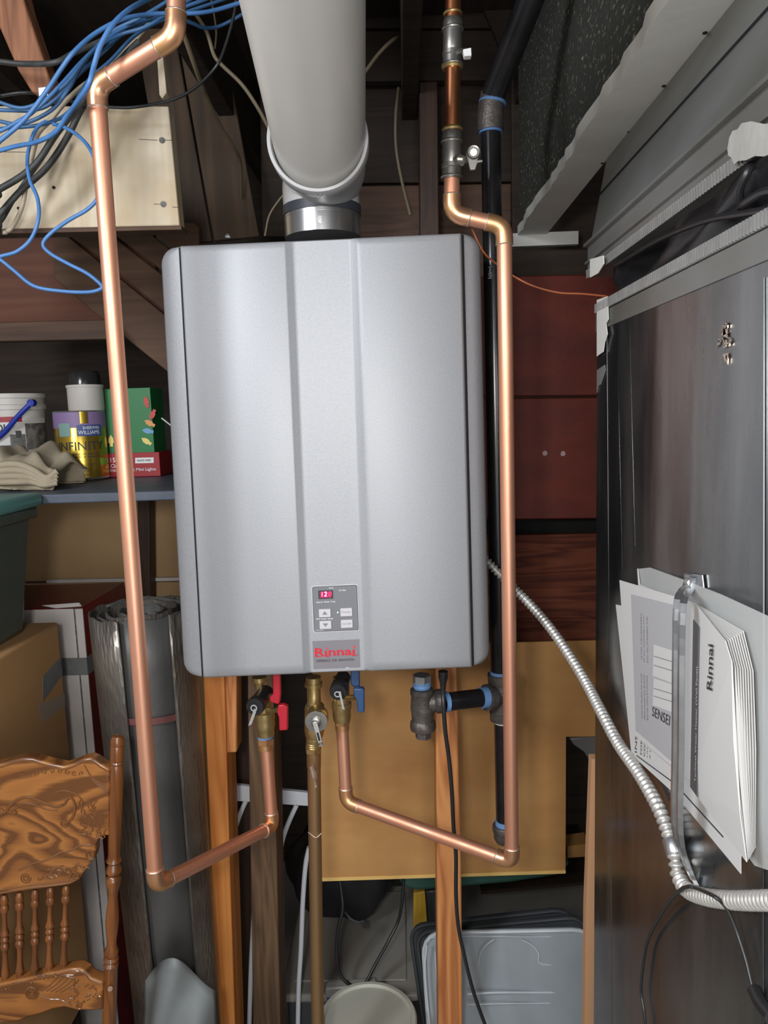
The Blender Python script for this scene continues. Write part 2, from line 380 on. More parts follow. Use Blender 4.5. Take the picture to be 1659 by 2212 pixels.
def foil_mat(name, c, c2, metal, rough):
    m, nt, b = newmat(name); b.inputs['Metallic'].default_value = metal; b.inputs['Roughness'].default_value = rough
    v = coords(nt, (1, 1, 1)); v9 = coords(nt, (1, 1, .22)); vo = node(nt, 'ShaderNodeTexVoronoi', i_Scale=170.0); nt.links.new(v9, vo.inputs['Vector'])
    n = node(nt, 'ShaderNodeTexNoise', i_Scale=7, i_Detail=4); nt.links.new(v, n.inputs['Vector'])
    nt.links.new(ramp(nt, n.outputs['Fac'], [(.35, c), (.65, c2)]), b.inputs['Base Color'])
    bp = node(nt, 'ShaderNodeBump', i_Strength=.7, i_Distance=.0022); nt.links.new(vo.outputs['Distance'], bp.inputs['Height']); nt.links.new(bp.outputs[0], b.inputs['Normal'])
    return m
MT['foil'] = foil_mat('bubble_foil', (.26, .235, .21), (.13, .11, .09), .75, .36)
MT['strip_red'] = plain('faded_red_strip', srgb(104, 60, 58), .6)
MT['pale_sheet'] = plain('pale_grey_sheet', (.20, .22, .22), .6, 0, (.16, .175, .175), 6)
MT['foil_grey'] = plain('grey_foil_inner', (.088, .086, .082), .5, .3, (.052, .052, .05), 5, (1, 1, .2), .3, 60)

# ================================================================== THE SETTING
def struct(name, mb, mat, **k):
    o = obj(name, mb, mat, kind='structure', **k); return o
struct('floor', MB().box(-1.9, 1.5, -2.4, 2.6, -.05, 0), MT['concrete'])
ceiling = struct('ceiling', MB().box(-1.9, 1.5, -2.4, 2.6, 2.62, 2.67), MT['ceil'])
struct('wall_left', MB().box(-1.95, -1.9, -2.4, 2.6, 0, 2.67), MT['room'])
struct('wall_right', MB().box(1.5, 1.55, -2.4, 2.6, 0, 2.67), MT['room'])
struct('wall_rear', MB().box(-1.95, 1.55, -2.45, -2.4, 0, 2.67), MT['room'])
wall_back = struct('wall_back', MB().box(-1.95, 1.55, 2.6, 2.65, 0, 2.67), MT['beam_dark'])  # dark colour stands in for the unlit void behind the shelf
def piece(name, mat, pxs, d, t, parent=wall_back, bevel=.003, **k):
    return obj(name, MB().slab(pxs, d, t), MT[mat], parent, bevel=bevel, **k)
# ceiling joists (run in depth) and cross blocking
for x in (-1.3, -.88, -.44, .02, .30, .86, 1.25):
    obj('joist', MB().box(x, x+.04, .9, 2.58, 2.40, 2.62), MT['beam_dark'], ceiling, bevel=.003)
# upper left: sheathing, header boards
piece('sheathing_board', 'sheath_v', [(380, 60), (478, 60), (560, 510), (462, 520)], 1.98, .02)
piece('sheathing_board', 'sheath_v', [(290, 60), (376, 60), (458, 520), (372, 530)], 2.0, .02)
piece('sheathing_board', 'beam_dark', [(560, 150), (640, 150), (640, 510), (566, 510)], 2.1, .02)
piece('header_board', 'beam_red', [(-120, 505), (330, 498), (332, 560), (362, 706), (-120, 712)], 1.96, .03)
piece('diagonal_board', 'sheath', [(120, 480), (205, 480), (420, 648), (420, 725)], 1.92, .022)
piece('diagonal_board', 'sheath', [(212, 480), (295, 480), (430, 590), (430, 645)], 1.925, .022)
piece('diagonal_board', 'sheath', [(305, 480), (420, 480), (430, 490), (430, 586)], 1.922, .022)
piece('diagonal_board', 'sheath', [(116, 486), (420, 732), (420, 850), (200, 672), (116, 600)], 1.93, .022)
piece('ledger_board', 'beam', [(-120, 698), (230, 690), (262, 732), (-120, 740)], 1.86, .04)
piece('plywood_sheet', 'tan_wall', [(-120, 1075), (480, 1060), (480, 1252), (-120, 1258)], 2.12, .012)
piece('plywood_sheet', 'tan_wall', [(-120, 1262), (480, 1256), (480, 2000), (-120, 2000)], 2.12, .012)
piece('trim_strip', 'box_white', [(100, 1253), (480, 1246), (480, 1253), (100, 1260)], 2.10, .015, bevel=0)
piece('post', 'stud_dark', [(296, 1060), (322, 1060), (328, 1620), (304, 1620)], 2.05, .05)
# dark wall behind the vent
piece('wall_board', 'beam_dark', [(700, -80), (1130, -80), (1130, 60), (700, 60)], 2.0, .03)
piece('wall_board', 'beam_dark', [(700, 66), (1130, 64), (1130, 172), (700, 176)], 2.0, .03)
piece('wall_board', 'beam_dark', [(700, 182), (1130, 178), (1130, 392), (700, 396)], 2.06, .02)
piece('wall_board', 'beam', [(740, 402), (1105, 396), (1105, 600), (740, 600)], 2.06, .02)
piece('wall_stud', 'stud_dark', [(905, 176), (946, 174), (950, 640), (908, 640)], 1.90, .09)
piece('wall_board', 'beam_dark', [(1000, -80), (1360, -80), (1330, 588), (1108, 588), (1104, 160)], 1.99, .02)
# red siding
piece('siding_or_gap', 'red', [(1000, 598), (1420, 590), (1420, 853), (1000, 857)], 1.75, .02)
piece('siding_or_gap', 'red', [(1000, 861), (1420, 857), (1420, 1119), (1000, 1123)], 1.745, .02)
obj('siding_or_gap', MB().prism([P(1000, 1158, 1.84), P(1420, 1150, 1.84), P(1420, 1425, 1.75), P(1000, 1430, 1.75)], (0, .02, 0)), MT['red_rough'], wall_back, bevel=.002)
piece('siding_or_gap', 'dark', [(1000, 1110), (1420, 1110), (1420, 1170), (1000, 1170)], 1.9, .02)  # near-black sheet painted as the shade in the gap, not a plank
piece('crossbeam', 'beam_dark', [(1100, 540), (1330, 536), (1330, 600), (1100, 606)], 1.80, .05)
obj('nail_head', MB().cyl(P(1177, 979, 1.744), P(1177, 979, 1.749), .006, 10), MT['box_red'], wall_back)
obj('nail_head', MB().cyl(P(1216, 980, 1.744), P(1216, 980, 1.749), .006, 10), MT['box_red'], wall_back)
# hardboard behind the heater
o = tag(obj('hardboard_sheet', MB().slab([(640, 1400), (1420, 1380), (1420, 1590), (1223, 1592), (1222, 1886), (694, 1903), (690, 1480)], 1.55, .006), MT['mdf'], bevel=.001),
        'tan hardboard sheet behind the right-hand stud, with a ragged cut right edge', 'board')
e = MB().slab([(694, 1898), (1222, 1881), (1222, 1886), (694, 1903)], 1.5485, .0075); obj('cut_edge', e, MT['mdf_edge'], o) if False else e.bm.free()
thick = obj('hardboard_sheet', MB().slab([(694, 1896.5), (1222, 1880), (1222, 1887), (694, 1904)], 1.5475, .002), MT['mdf_edge']);
tag(thick, 'pale cut lower edge of the tan hardboard', 'batten'); thick.name = 'lower_cut_edge'  # cut edge of the hardboard, drawn as a separate pale strip

# ================================================================== STUDS
def stud(name, pxs, d, t, mat, label, cat='stud', bevel=.003):
    return tag(obj(name, MB().slab(pxs, d, t), MT[mat], bevel=bevel), label, cat)
stud('wall_stud', [(436, 1400), (482, 1400), (518, 2560), (482, 2560)], 1.42, .085, 'stud_new', 'orange fir stud under the left side of the heater, running down past the copper pipe')
stud('wooden_block', [(484.5, 1400), (511, 1400), (511, 1626), (489, 1627)], 1.43, .05, 'stud_right', 'short orange wood block screwed beside the left stud below the heater', 'block')
stud('wall_stud', [(508, 1430), (534, 1430), (560, 2560), (526, 2560)], 1.62, .05, 'stud_dark', 'dark stained narrow stud with screws between the orange and the grey-brown studs')
stud('wall_stud', [(534, 1430), (590, 1430), (612, 2560), (552, 2560)], 1.44, .085, 'stud_old', 'weathered grey-brown stud behind the hot water valve')
stud('wall_stud', [(940, 1400), (985, 1400), (996, 1800), (1002, 2560), (950, 2560), (943, 1800)], 1.42, .089, 'stud_right', 'tan fir stud crossing in front of the hardboard, behind the black power cord')
# white board upper left
wb = tag(obj('painted_board', MB().slab([(-200, 228), (364, 229), (388, 487), (-200, 499)], 1.45, .035), MT['white_wood'], bevel=.002),
         'whitewashed pine board at upper left with two nail heads, behind the blue cables', 'board')
ledge = MB().prism([P(-200, 499, 1.448), P(392, 487, 1.448), P(392, 496, 1.448), P(-200, 509, 1.448)], (0, .04, 0))
tag(obj('wooden_batten', ledge, MT['beam'], bevel=.001), 'thin brown batten under the whitewashed board', 'batten')
for (x, y) in ((350, 303), (353, 441), (116, 405), (40, 450)):
    obj('nail_head', MB().cyl(P(x, y, 1.4475), P(x, y, 1.452), .0055 if x > 300 else .003, 12), MT['label_grey'] if x > 300 else MT['dark'], wb)
for (pts) in ([(300, 301), (340, 303)], [(356, 303), (372, 303)], [(332, 441), (350, 441)], [(0, 328), (60, 329)], [(372, 447), (384, 448)]):
    a, b = pts; obj('crack', MB().tube([P(a[0], a[1], 1.45), P(b[0], b[1], 1.45)], .0006, 4), MT['dark'], wb)
# end splinter post and the sloping joist at far upper left
stud('wood_brace', [(-60, -60), (36, -60), (54, 10), (112, 182), (102, 206), (68, 198), (38, 150), (0, 62), (-60, -10)], 1.30, .04, 'joist', 'rough brown joist end hanging at the top left corner', 'joist')
stud('wood_splinter', [(339, 122), (352, 120), (360, 200), (350, 213), (344, 204)], 1.43, .02, 'white_wood', 'splintered narrow wood stub above the whitewashed board', 'wood stub', .001)
b = thing('joist_hanger', 'small zinc bracket at the lower tip of the sloping joist', 'bracket', P(92, 205, 1.29))
obj('plate', MB().slab([(83, 190), (98, 188), (108, 214), (94, 220), (84, 206)], 1.29, .004), MT['steel'], b)
obj('bolt', MB().cyl(P(91, 198, 1.284), P(91, 198, 1.292), .005, 6), MT['steel'], b)

# ================================================================== WATER HEATER
d0 = 1.14
FC = [P(385, 527, d0), P(998, 499, d0), P(1021, 1447, d0), P(436, 1470, d0)]     # TL TR BR BL of the front panel
def H(u, v, w=0):
    a = FC[0].lerp(FC[1], u); b = FC[3].lerp(FC[2], u); p = a.lerp(b, v); return V((p.x, p.y+w, p.z))
HW = (FC[1]-FC[0]).length; HH = (FC[3]-FC[0]).length
ht = thing('water_heater', 'silver tankless water heater with digital display hanging on the wall', 'water heater', H(.5, 1, .12))
def heater_hv(uv): return [H(u, v, 0) for u, v in uv]
# front panel: profile across with centre recess, rounded corners
rec = .012
us = [0, .004, .012, .374, .380, .396, .410, .418, .600, .606, .628, .640, .646, .988, .996, 1]
ws = [.012, .004, 0, 0, .0008, rec-.0008, rec, rec, rec, rec, rec*.15, .0004, 0, 0, .004, .012]
def front(cu):
    mb = MB(); vs = [0, .003, .009, .02, .97, .99, .996, 1]; vw = [.016, .006, .0015, 0, 0, .0015, .006, .016]
    g = []
    for v, vz in zip(vs, vw):
        row = []
        for u, w_ in zip(us, ws):
            uu = u
            # rounded outer corners
            row.append(mb.bm.verts.new(H(uu, v, max(w_, vz))))
        g.append(row)
    for i in range(len(g)-1):
        for j in range(len(us)-1): mb.face([g[i][j], g[i][j+1], g[i+1][j+1], g[i+1][j]])
    # close to the back
    return mb
obj('front_panel', front(0), MT['heater'], ht, ang=50)
# side trims and body
def rr(u0, u1, v0, v1, ru, n=5, w=0.0, aspect=HW/HH):
    pts = []
    for (cu, cv, a0) in ((u1-ru, v0+ru*aspect, -90), (u1-ru, v1-ru*aspect, 0), (u0+ru, v1-ru*aspect, 90), (u0+ru, v0+ru*aspect, 180)):
        for k in range(n+1):
            a = math.radians(a0+90*k/n); pts.append(H(cu+ru*math.cos(a), cv+ru*aspect*math.sin(a), w))
    return pts
SU = .079
mb = MB(); rings = []
for (gu, gv, w_, rad) in ((.004, -.002, .0135, .012), (SU*.5, -.001, .0165, .035), (SU*.86, .0, .023, .05), (SU, .001, .034, .055), (SU, .001, .262, .055)):
    rings.append([mb.bm.verts.new(p) for p in rr(-gu*1.12, 1+gu*.90, -gv, 1+gv, rad, 6, w_)])
for i in range(len(rings)-1):
    n = len(rings[i])
    for k in range(n): mb.face([rings[i][k], rings[i][(k+1) % n], rings[i+1][(k+1) % n], rings[i+1][k]])
mb.face(rings[-1]); mb.face(rings[0][::-1])
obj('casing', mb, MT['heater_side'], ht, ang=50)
for u in (-.004, 1.004):
    obj('panel_seam', MB().tube([H(u, .004, .0125), H(u, .996, .0125)], .0018, 6), MT['dark'], ht)
obj('mounting_bracket', MB().box(H(0, 0).x+.05, H(1, 0).x-.05, d0+.262, 1.42, H(0, .25).z, H(0, .25).z+.08), MT['steel'], ht)
for (x, y, s) in ((492, 508, 1),):
    obj('screw', MB().lathe([(.004, 0), (.004, .003), (.002, .006)], P(x, y+6, 1.2), P(x, y-6, 1.2), 8), MT['steel'], ht)
for (x, y) in ((987, 1447), (1000, 1446)):
    pass
# heater face frame: px -> face point
def HP(px, py, w=rec):
    return P(px, py, d0+w)
xd = (H(.6, 1)-H(.4, 1)).normalized(); zd = (H(.5, .9)-H(.5, 1)).normalized()
def rrect(cx, cy, wd, hg, r, n=4):
    """rounded rect in face directions around world point"""
    pts = []
    for (sx, sy, a0) in ((1, -1, -90), (1, 1, 0), (-1, 1, 90), (-1, -1, 180)):
        for k in range(n+1):
            a = math.radians(a0+90*k/n); pts.append(V(cx)+xd*(sx*(wd/2-r)+r*math.cos(a))+zd*(sy*(hg/2-r)+r*math.sin(a)))
    return pts
pxm = d0/F/.98
cpc = HP(724.5, 1314.5, rec); CW, CH = 101*pxm, 104*pxm
panel_z = zd
mb = MB().prism(rrect(cpc+V((0, -.0022, 0)), 0, CW, CH, .004), (0, .003, 0)) if False else None
def plate(px, py, wd, hg, r, out, th, mat, name, parent):
    c = HP(px, py, rec-out); pts = []
    for (sx, sy, a0) in ((1, -1, -90), (1, 1, 0), (-1, 1, 90), (-1, -1, 180)):
        for k in range(5):
            a = math.radians(a0+90*k/4); pts.append(c+xd*(sx*(wd/2-r)+r*math.cos(a))+zd*(sy*(hg/2-r)+r*math.sin(a)))
    return obj(name, MB().prism(pts, (0, th, 0)), mat, parent)
rim = plate(724.5, 1314.5, CW, CH, .0035, .0012, .002, MT['white_ink'], 'control_rim', ht)
gro = plate(724.5, 1314.5, CW-.0012, CH-.0012, .0032, .0014, .002, MT['dark_ink'], 'control_groove', ht)
cp = plate(724.5, 1314.5, CW-.003, CH-.003, .003, .0017, .002, MT['panel_grey'], 'control_panel', ht)
plate(703.5, 1284.5, 32*pxm, 19*pxm, .0008, .0024, .001, MT['dark_ink'], 'display', cp)
plate(703.5, 1284.5, 25*pxm, 14*pxm, .0008, .0027, .0005, MT['led_back'], 'display_window', cp)
def label(s, px, py, wpx, mat, parent, out=.0026, bold=0, hpx=None, shear=0):
    o0 = HP(px, py, rec-out)
    return text(s, o0, xd, zd, MT[mat], parent, width=wpx*pxm, height=hpx*pxm if hpx else None, bold=bold, shear=shear, extrude=0)
label('1', 695.0, 1288.6, 2.2, 'led', cp, .0031, .02, 10, .15)
label('2', 700.0, 1288.6, 6.4, 'led', cp, .0031, .02, 11, .15)
label('0', 709.7, 1288.4, 6.8, 'led2', cp, .0031, 0, 11, .15)
label('°F/°C', 710, 1272.5, 10.5, 'white_ink', cp, .0022, .01)
label('In Use', 733, 1277, 14, 'white_ink', cp, .0022, .01)
label('Approx. Water Temp.', 683, 1303.5, 43, 'white_ink', cp, .0022, .008)
label('Hot water temp.', 683.5, 1340, 37, 'white_ink', cp, .0022, .008)
label('MC-91-2US-A', 681.5, 1363, 18, 'white_ink', cp, .0022, 0)
def button(px, py):
    return plate(px, py, 25.5*pxm, 18*pxm, .0006, .0034, .002, MT['button'], 'button', cp)
bs = [button(701.5, 1324.5), button(703, 1350), button(748, 1322.5), button(749, 1347.5)]
def tri(px, py, s, b_):
    c = HP(px, py, rec-.0037); w_, h_ = 6*pxm, 4*pxm
    obj('arrow', MB().prism([c-xd*w_-zd*h_*s, c+xd*w_-zd*h_*s, c+zd*h_*s], (0, .0003, 0)), MT['grey_ink'], cp)
tri(701.5, 1324, 1, bs[0]); tri(703, 1350.5, -1, bs[1])
label('Priority', 738, 1325.8, 19.5, 'grey_ink', cp, .0036)
label('On/Off', 739.5, 1350, 19, 'grey_ink', cp, .0036)
obj('indicator', MB().cyl(HP(729.5, 1323, rec-.0026), HP(729.5, 1323, rec), .0011, 10), MT['lamp_green'], cp)
bd = plate(726.5, 1413.5, 104*pxm, 64*pxm, .0003, .0006, .001, MT['badge'], 'brand_badge', ht)
label('Rınnaı', 680.5, 1418.6, 88.5, 'red_ink', bd, .0011, .020, 19)
def dot(px, py, r=.0022, m='red_ink'):
    obj('logo_dot', MB().cyl(HP(px, py, rec-.0012), HP(px, py, rec), r*.8, 10), MT[m], bd)
dot(706.5, 1400.5); dot(765.5, 1397.5, .0026); dot(773, 1414.5, .0009, 'dark_ink')
for x, y in ((680.5, 1419), ):  # slab foot of the R and stems
    for (a, b_, yy) in ((681, 694, 1419), (702.5, 711, 1418.6), (760.5, 771, 1416.3)):
        c0, c1 = HP(a, yy+.6, rec-.0012), HP(b_, yy+.2, rec-.0012)
        obj('serif', MB().prism([c0, c1, c1+zd*.0013, c0+zd*.0013], (0, .0003, 0)), MT['red_ink'], bd)
label('EXPERIENCE  OUR  INNOVATION', 683.5, 1430.5, 84, 'dark_ink', bd, .0011, .003, 5.6)
label('Gas', 747.5, 1444, 7, 'white_ink', bd, .0011, .0)

# ================================================================== VENT
vd = 1.27
vt = thing('vent_pipe', 'pale grey round vent pipe running from the top of the heater towards the camera', 'vent pipe', P(698, 505, vd))
cb = P(698, 515, vd); ct = P(697, 468, vd)
rc = R(164, vd, 490)
up = V((0, 0, 1))
hgt = ct.z-cb.z
obj('metal_collar', MB().lathe([(rc, 0), (rc, hgt*.86), (rc*1.008, hgt*.86), (rc*1.008, hgt*.93), (rc, hgt*.93), (rc, hgt)], cb, cb+up, 48), MT['collar'], vt)
obj('gasket', MB().lathe([(rc*1.0, hgt), (rc*1.025, hgt), (rc*1.025, hgt+.014), (rc, hgt+.014)], cb, cb+up, 48), MT['gasket'], vt)
sp = P(691, 472, vd-rc-.004)
s_ = obj('collar_screw', MB().cyl(sp, sp+V((0, .006, 0)), .0048, 6), MT['steel'], vt)
obj('screw_head', MB().cyl(sp-V((0, .002, 0)), sp+V((0, .001, 0)), .0032, 12), MT['chrome'], s_)
# elbow: vertical riser then curved to the horizontal
ez = P(689, 307, 1.12).z; ecx = cb.x; rv = R(200, 1.12, 300)
rcx = P(688, 306, 1.12).x
path = [V((cb.x, vd, cb.z+hgt+.012)), V((cb.x, vd, ez-.05)), V((cb.x, vd-.004, ez-.025)), V((cb.x*.6+rcx*.4, vd-.02, ez-.008)), V((rcx, vd-.05, ez)), V((rcx, 1.13, ez))]
obj('elbow', MB().tube(path, rc*1.0, 48, sm=5), MT['vent_elbow'], vt, ang=60)
rring = R(219, 1.12, 303)
c_ = V((rcx, 1.105, ez))
obj('socket_ring', MB().lathe([(rc*.98, .05), (rring*.96, .035), (rring, .028), (rring, .003), (rring*.99, 0), (rring*.985, 0), (rring*.93, .001), (rv*.99, .006), (rv*.99, .02)], c_, c_+V((0, 1, 0)), 64, cap=False), MT['vent_elbow'], vt, ang=40)
pd_ = P(652, 0, .84); pend = V((rcx, 1.14, ez))+(pd_-V((rcx, 1.12, ez)))*((1.14+.9)/.28)
obj('horizontal_pipe', MB().tube([V((rcx, 1.14, ez)), pend], rv, 64), MT['vent'], vt, ang=50)
m_ = P(693, 428, 1.19-.065)
obj('mould_mark', MB().tube([m_+V((-.004, -.008, .003)), m_+V((0, -.008, 0)), m_+V((.004, -.008, .003))], .0007, 4), MT['gasket'], vt)

# ================================================================== COPPER
def elbow_pts(a, c, b, r=.020, n=5):
    """rounded corner at c between a and b"""
    a, b, c = V(a), V(b), V(c); u = (a-c).normalized(); v = (b-c).normalized(); out = []
    for k in range(n+1):
        t = k/n; out.append((c+u*r)*(1-t)**2 + c*2*t*(1-t) + (c+v*r)*t*t)
    return out
def fitting(parent, a, c, b, rt, cuff=.030, mat='copper_fit', ring='solder', bend=.020):
    a, b, c = V(a), V(b), V(c); u = (a-c).normalized(); v = (b-c).normalized()
    pts = [c+u*cuff]+elbow_pts(a, c, b, bend*1.25)+[c+v*cuff]
    e_ = obj('elbow', MB().tube(pts, rt*1.14, 20), MT[mat], parent, ang=60)
    for q, t in ((c+u*cuff, u), (c+v*cuff, v)):
        obj('solder_ring', MB().torus(q, t, rt*1.06, rt*.11, 20, 6), MT[ring], parent)
    return e_
def run(parent, pts, r, mat='copper', cuff=.026, bend=.013, fits=None, seg=22):
    pts = [V(p) for p in pts]
    for i in range(len(pts)-1):
        a, b = pts[i], pts[i+1]; t = (b-a).normalized()
        aa = a + (t*bend*1.0 if i > 0 else V()); bb = b-(t*bend*1.0 if i < len(pts)-2 else V())
        obj('pipe_length', MB().cyl(aa, bb, r, seg), MT[mat], parent, ang=60)
    for i in range(1, len(pts)-1):
        fitting(parent, pts[i-1], pts[i], pts[i+1], r, cuff, bend=bend)
rp = .0111
hot = thing('copper_pipe', 'tall copper pipe run on the left, from ceiling down and across to the red-handled valve', 'copper pipe', P(340, 1925, 1.03))
hv = P(574, 1600, 1.27)
run(hot, [P(383, -90, .955), P(379, 78, .955), P(208, 186, .99), P(337, 1912, 1.005), P(588, 1785, 1.265), P(573, 1585, 1.27)], rp)
cold = thing('copper_pipe', 'copper pipe run on the right, from blue-handled valve across and up beside the heater', 'copper pipe', P(1100, 1865, 1.13))
run(cold, [P(738, 1545, 1.27), P(748, 1732, 1.265), P(1106, 1862, 1.135), P(1089, 488, 1.13), P(976, 462, 1.13), P(976, 385, 1.13)], rp)
upc = thing('copper_pipe', 'reddish copper riser between the two grey ball valves, upper right of the vent', 'copper pipe', P(976, 300, 1.13))
obj('pipe_length', MB().cyl(P(978, 140, 1.13), P(976, 295, 1.13), rp, 22), MT['copper_dark'], upc)
for y in (146, 280): obj('flux_ring', MB().torus(P(977, y, 1.13), (0, 0, 1), rp*1.1, .003, 20, 6), MT['brass'], upc)
upc2 = thing('copper_pipe', 'short copper pipe stub above the topmost ball valve', 'copper pipe', P(978, 40, 1.13))
obj('pipe_length', MB().cyl(P(980, -60, 1.13), P(978, 42, 1.13), rp, 22), MT['copper_dark'], upc2)
obj('flux_ring', MB().torus(P(978, 30, 1.13), (0, 0, 1), rp*1.05, .002, 20, 6), MT['brass'], upc2)
# aged relief drain pipe
drn = thing('drain_pipe', 'aged brown relief drain pipe hanging below the central valve to the floor', 'drain pipe', P(690, 2600, 1.27))
a, b = P(678, 1640, 1.27), P(690, 2620, 1.27); b.z = .03
obj('pipe_length', MB().cyl(a, b, R(29, 1.27, 1700), 22), MT['aged_copper'], drn)
obj('adapter', MB().lathe([(R(31, 1.27, 1640), 0), (R(31, 1.27, 1640), .03), (R(28, 1.27, 1640), .032)], P(678, 1622, 1.27), P(678, 1660, 1.27), 20), MT['aged_copper'], drn)
obj('solder_drip', MB().tube([P(672, 1655, 1.257), P(678, 1670, 1.256), P(680, 1685, 1.256), P(683, 1700, 1.256)], [.004, .005, .002, .003], 6, sm=3), MT['solder'], drn)
obj('coupling_joint', MB().tube([P(666, 1798, 1.262), P(676, 1806, 1.256), P(684, 1809, 1.256), P(694, 1800, 1.262)], .0012, 6, sm=3), MT['solder'], drn)

# ------------------------------------------------------------------ service valves under heater
def hexnut(parent, a, b, r, mat='brass', name='hex_nut'):
    return obj(name, MB().tube([a, b], r, 6), MT[mat], parent, flat=True)
def hot_valve():
    d = 1.255; t = thing('service_valve', 'brass service valve with two red handles under the heater', 'valve', P(572, 1590, d))
    c = lambda x, y, dd=d: P(x, y, dd)
    A, B = c(560, 1470), c(573, 1592)
    obj('inlet_nut', MB().lathe([(R(32, d), 0), (R(32, d), .008), (R(22, d), .010), (R(22, d), .02)], c(560, 1462), c(562, 1500), 16), MT['brass'], t)
    obj('valve_body', MB().lathe([(R(34, d), 0), (R(38, d), .012), (R(36, d), .03), (R(46, d), .032), (R(47, d), .044), (R(44, d), .05), (R(46, d), .054), (R(40, d), .064), (R(39, d), .066), (R(38, d), .075)], c(568, 1500), c(574, 1590), 20), MT['brass'], t)
    cen = P(553, 1524, 1.19)
    back = P(575, 1497, 1.25)
    obj('drain_outlet', MB().cyl(back, cen+V((0, .005, 0)), R(38, 1.2), 20), MT['black_plastic'], t)
    ax = (cen-back).normalized()
    hc_ = obj('hose_cap', MB().lathe([(R(40, 1.19), 0), (R(42, 1.19), .004), (R(42, 1.19), .016), (R(38, 1.19), .019), (.004, .0195), (.004, .022), (.001, .0225)], cen-ax*.012, cen+ax, 28), MT['black_plastic'], t)
    tip = cen+ax*.012
    obj('cap_ring', MB().torus(tip, ax, .0048, .0012, 16, 6), MT['strap_clear'], hc_)
    obj('cap_strap', MB().prism([P(549, 1531, 1.178), P(555, 1533, 1.178), P(543, 1565, 1.185), P(536, 1568, 1.187), P(539, 1560, 1.185)], (0, .0015, 0)), MT['strap_clear'], hc_)
    obj('handle', MB().slab([(588, 1440), (604, 1440), (606, 1500), (604, 1520), (598, 1522), (582, 1516), (582, 1506), (590, 1500)], 1.205, .012), MT['red_handle'], t, bevel=.002)
    obj('handle', MB().slab([(600, 1524), (612, 1522), (621, 1527), (621, 1578), (603, 1579), (602, 1550), (598, 1540)], 1.20, .012), MT['red_handle'], t, bevel=.002)
    obj('valve_stem', MB().cyl(P(578, 1537, 1.235), P(604, 1532, 1.215), .005, 8), MT['brass'], t)
    obj('valve_stem', MB().cyl(P(570, 1505, 1.24), P(590, 1505, 1.215), .005, 8), MT['brass'], t)
    obj('sealant', MB().cyl(c(572.5, 1583, 1.268), c(573.5, 1593, 1.268), R(34, 1.27, 1590), 20), MT['dope_light'], t)
    obj('copper_adapter', MB().tube([P(574, 1593, 1.27), P(574, 1606, 1.27)], R(37, 1.27, 1600), 6), MT['copper_fit'], t, flat=True)
    obj('adapter_cuff', MB().cyl(P(573, 1606, 1.27), P(573.5, 1618, 1.27), R(32, 1.27, 1600), 20), MT['copper_fit'], t)
hot_valve()
def cold_valve():
    d = 1.255; t = thing('service_valve', 'brass service valve with two dark blue handles under the heater', 'valve', P(739, 1552, d))
    c = lambda x, y, dd=d: P(x, y, dd)
    obj('valve_body', MB().lathe([(R(34, d), 0), (R(38, d), .012), (R(37, d), .045), (R(45, d), .047), (R(45, d), .056), (R(41, d), .060), (R(41, d), .072), (R(38, d), .080)], c(736, 1462), c(739, 1552), 20), MT['brass'], t)
    cen = P(733, 1488, 1.20); ax = V((-.1, -1, -.15)).normalized()
    hc_ = obj('hose_cap', MB().lathe([(R(38, 1.19), 0), (R(41, 1.19), .004), (R(41, 1.19), .022), (R(37, 1.19), .025), (.004, .0255), (.004, .028), (.001, .0285)], cen-ax*.012, cen+ax, 28), MT['black_plastic'], t)
    obj('drain_outlet', MB().cyl(cen-ax*.012, cen-ax*.04, R(34, 1.2), 16), MT['black_plastic'], t)
    tip = cen+ax*.018
    obj('cap_ring', MB().torus(tip, ax, .0045, .0011, 16, 6), MT['strap_clear'], hc_)
    obj('cap_strap', MB().prism([P(731, 1494, 1.178), P(736, 1494, 1.178), P(743, 1528, 1.185), P(745, 1533, 1.187), P(740, 1532, 1.187)], (0, .0015, 0)), MT['strap_clear'], hc_)
    obj('handle', MB().slab([(757, 1440), (776, 1440), (777, 1486), (769, 1490), (757, 1478)], 1.215, .012), MT['blue_handle'], t, bevel=.002)
    obj('handle', MB().slab([(764, 1488), (784, 1487), (787, 1492), (787, 1540), (772, 1539), (770, 1512), (764, 1504)], 1.20, .012), MT['blue_handle'], t, bevel=.002)
    obj('valve_stem', MB().cyl(P(745, 1508, 1.235), P(768, 1506, 1.213), .0045, 8), MT['brass'], t)
    hexnut(t, P(739, 1550, 1.27), P(739.5, 1564, 1.27), R(34, 1.27, 1550), 'copper_fit', 'copper_adapter')
    obj('adapter_cuff', MB().cyl(P(739, 1563, 1.27), P(739.5, 1576, 1.27), R(30, 1.27, 1570), 20), MT['copper_fit'], t)
cold_valve()
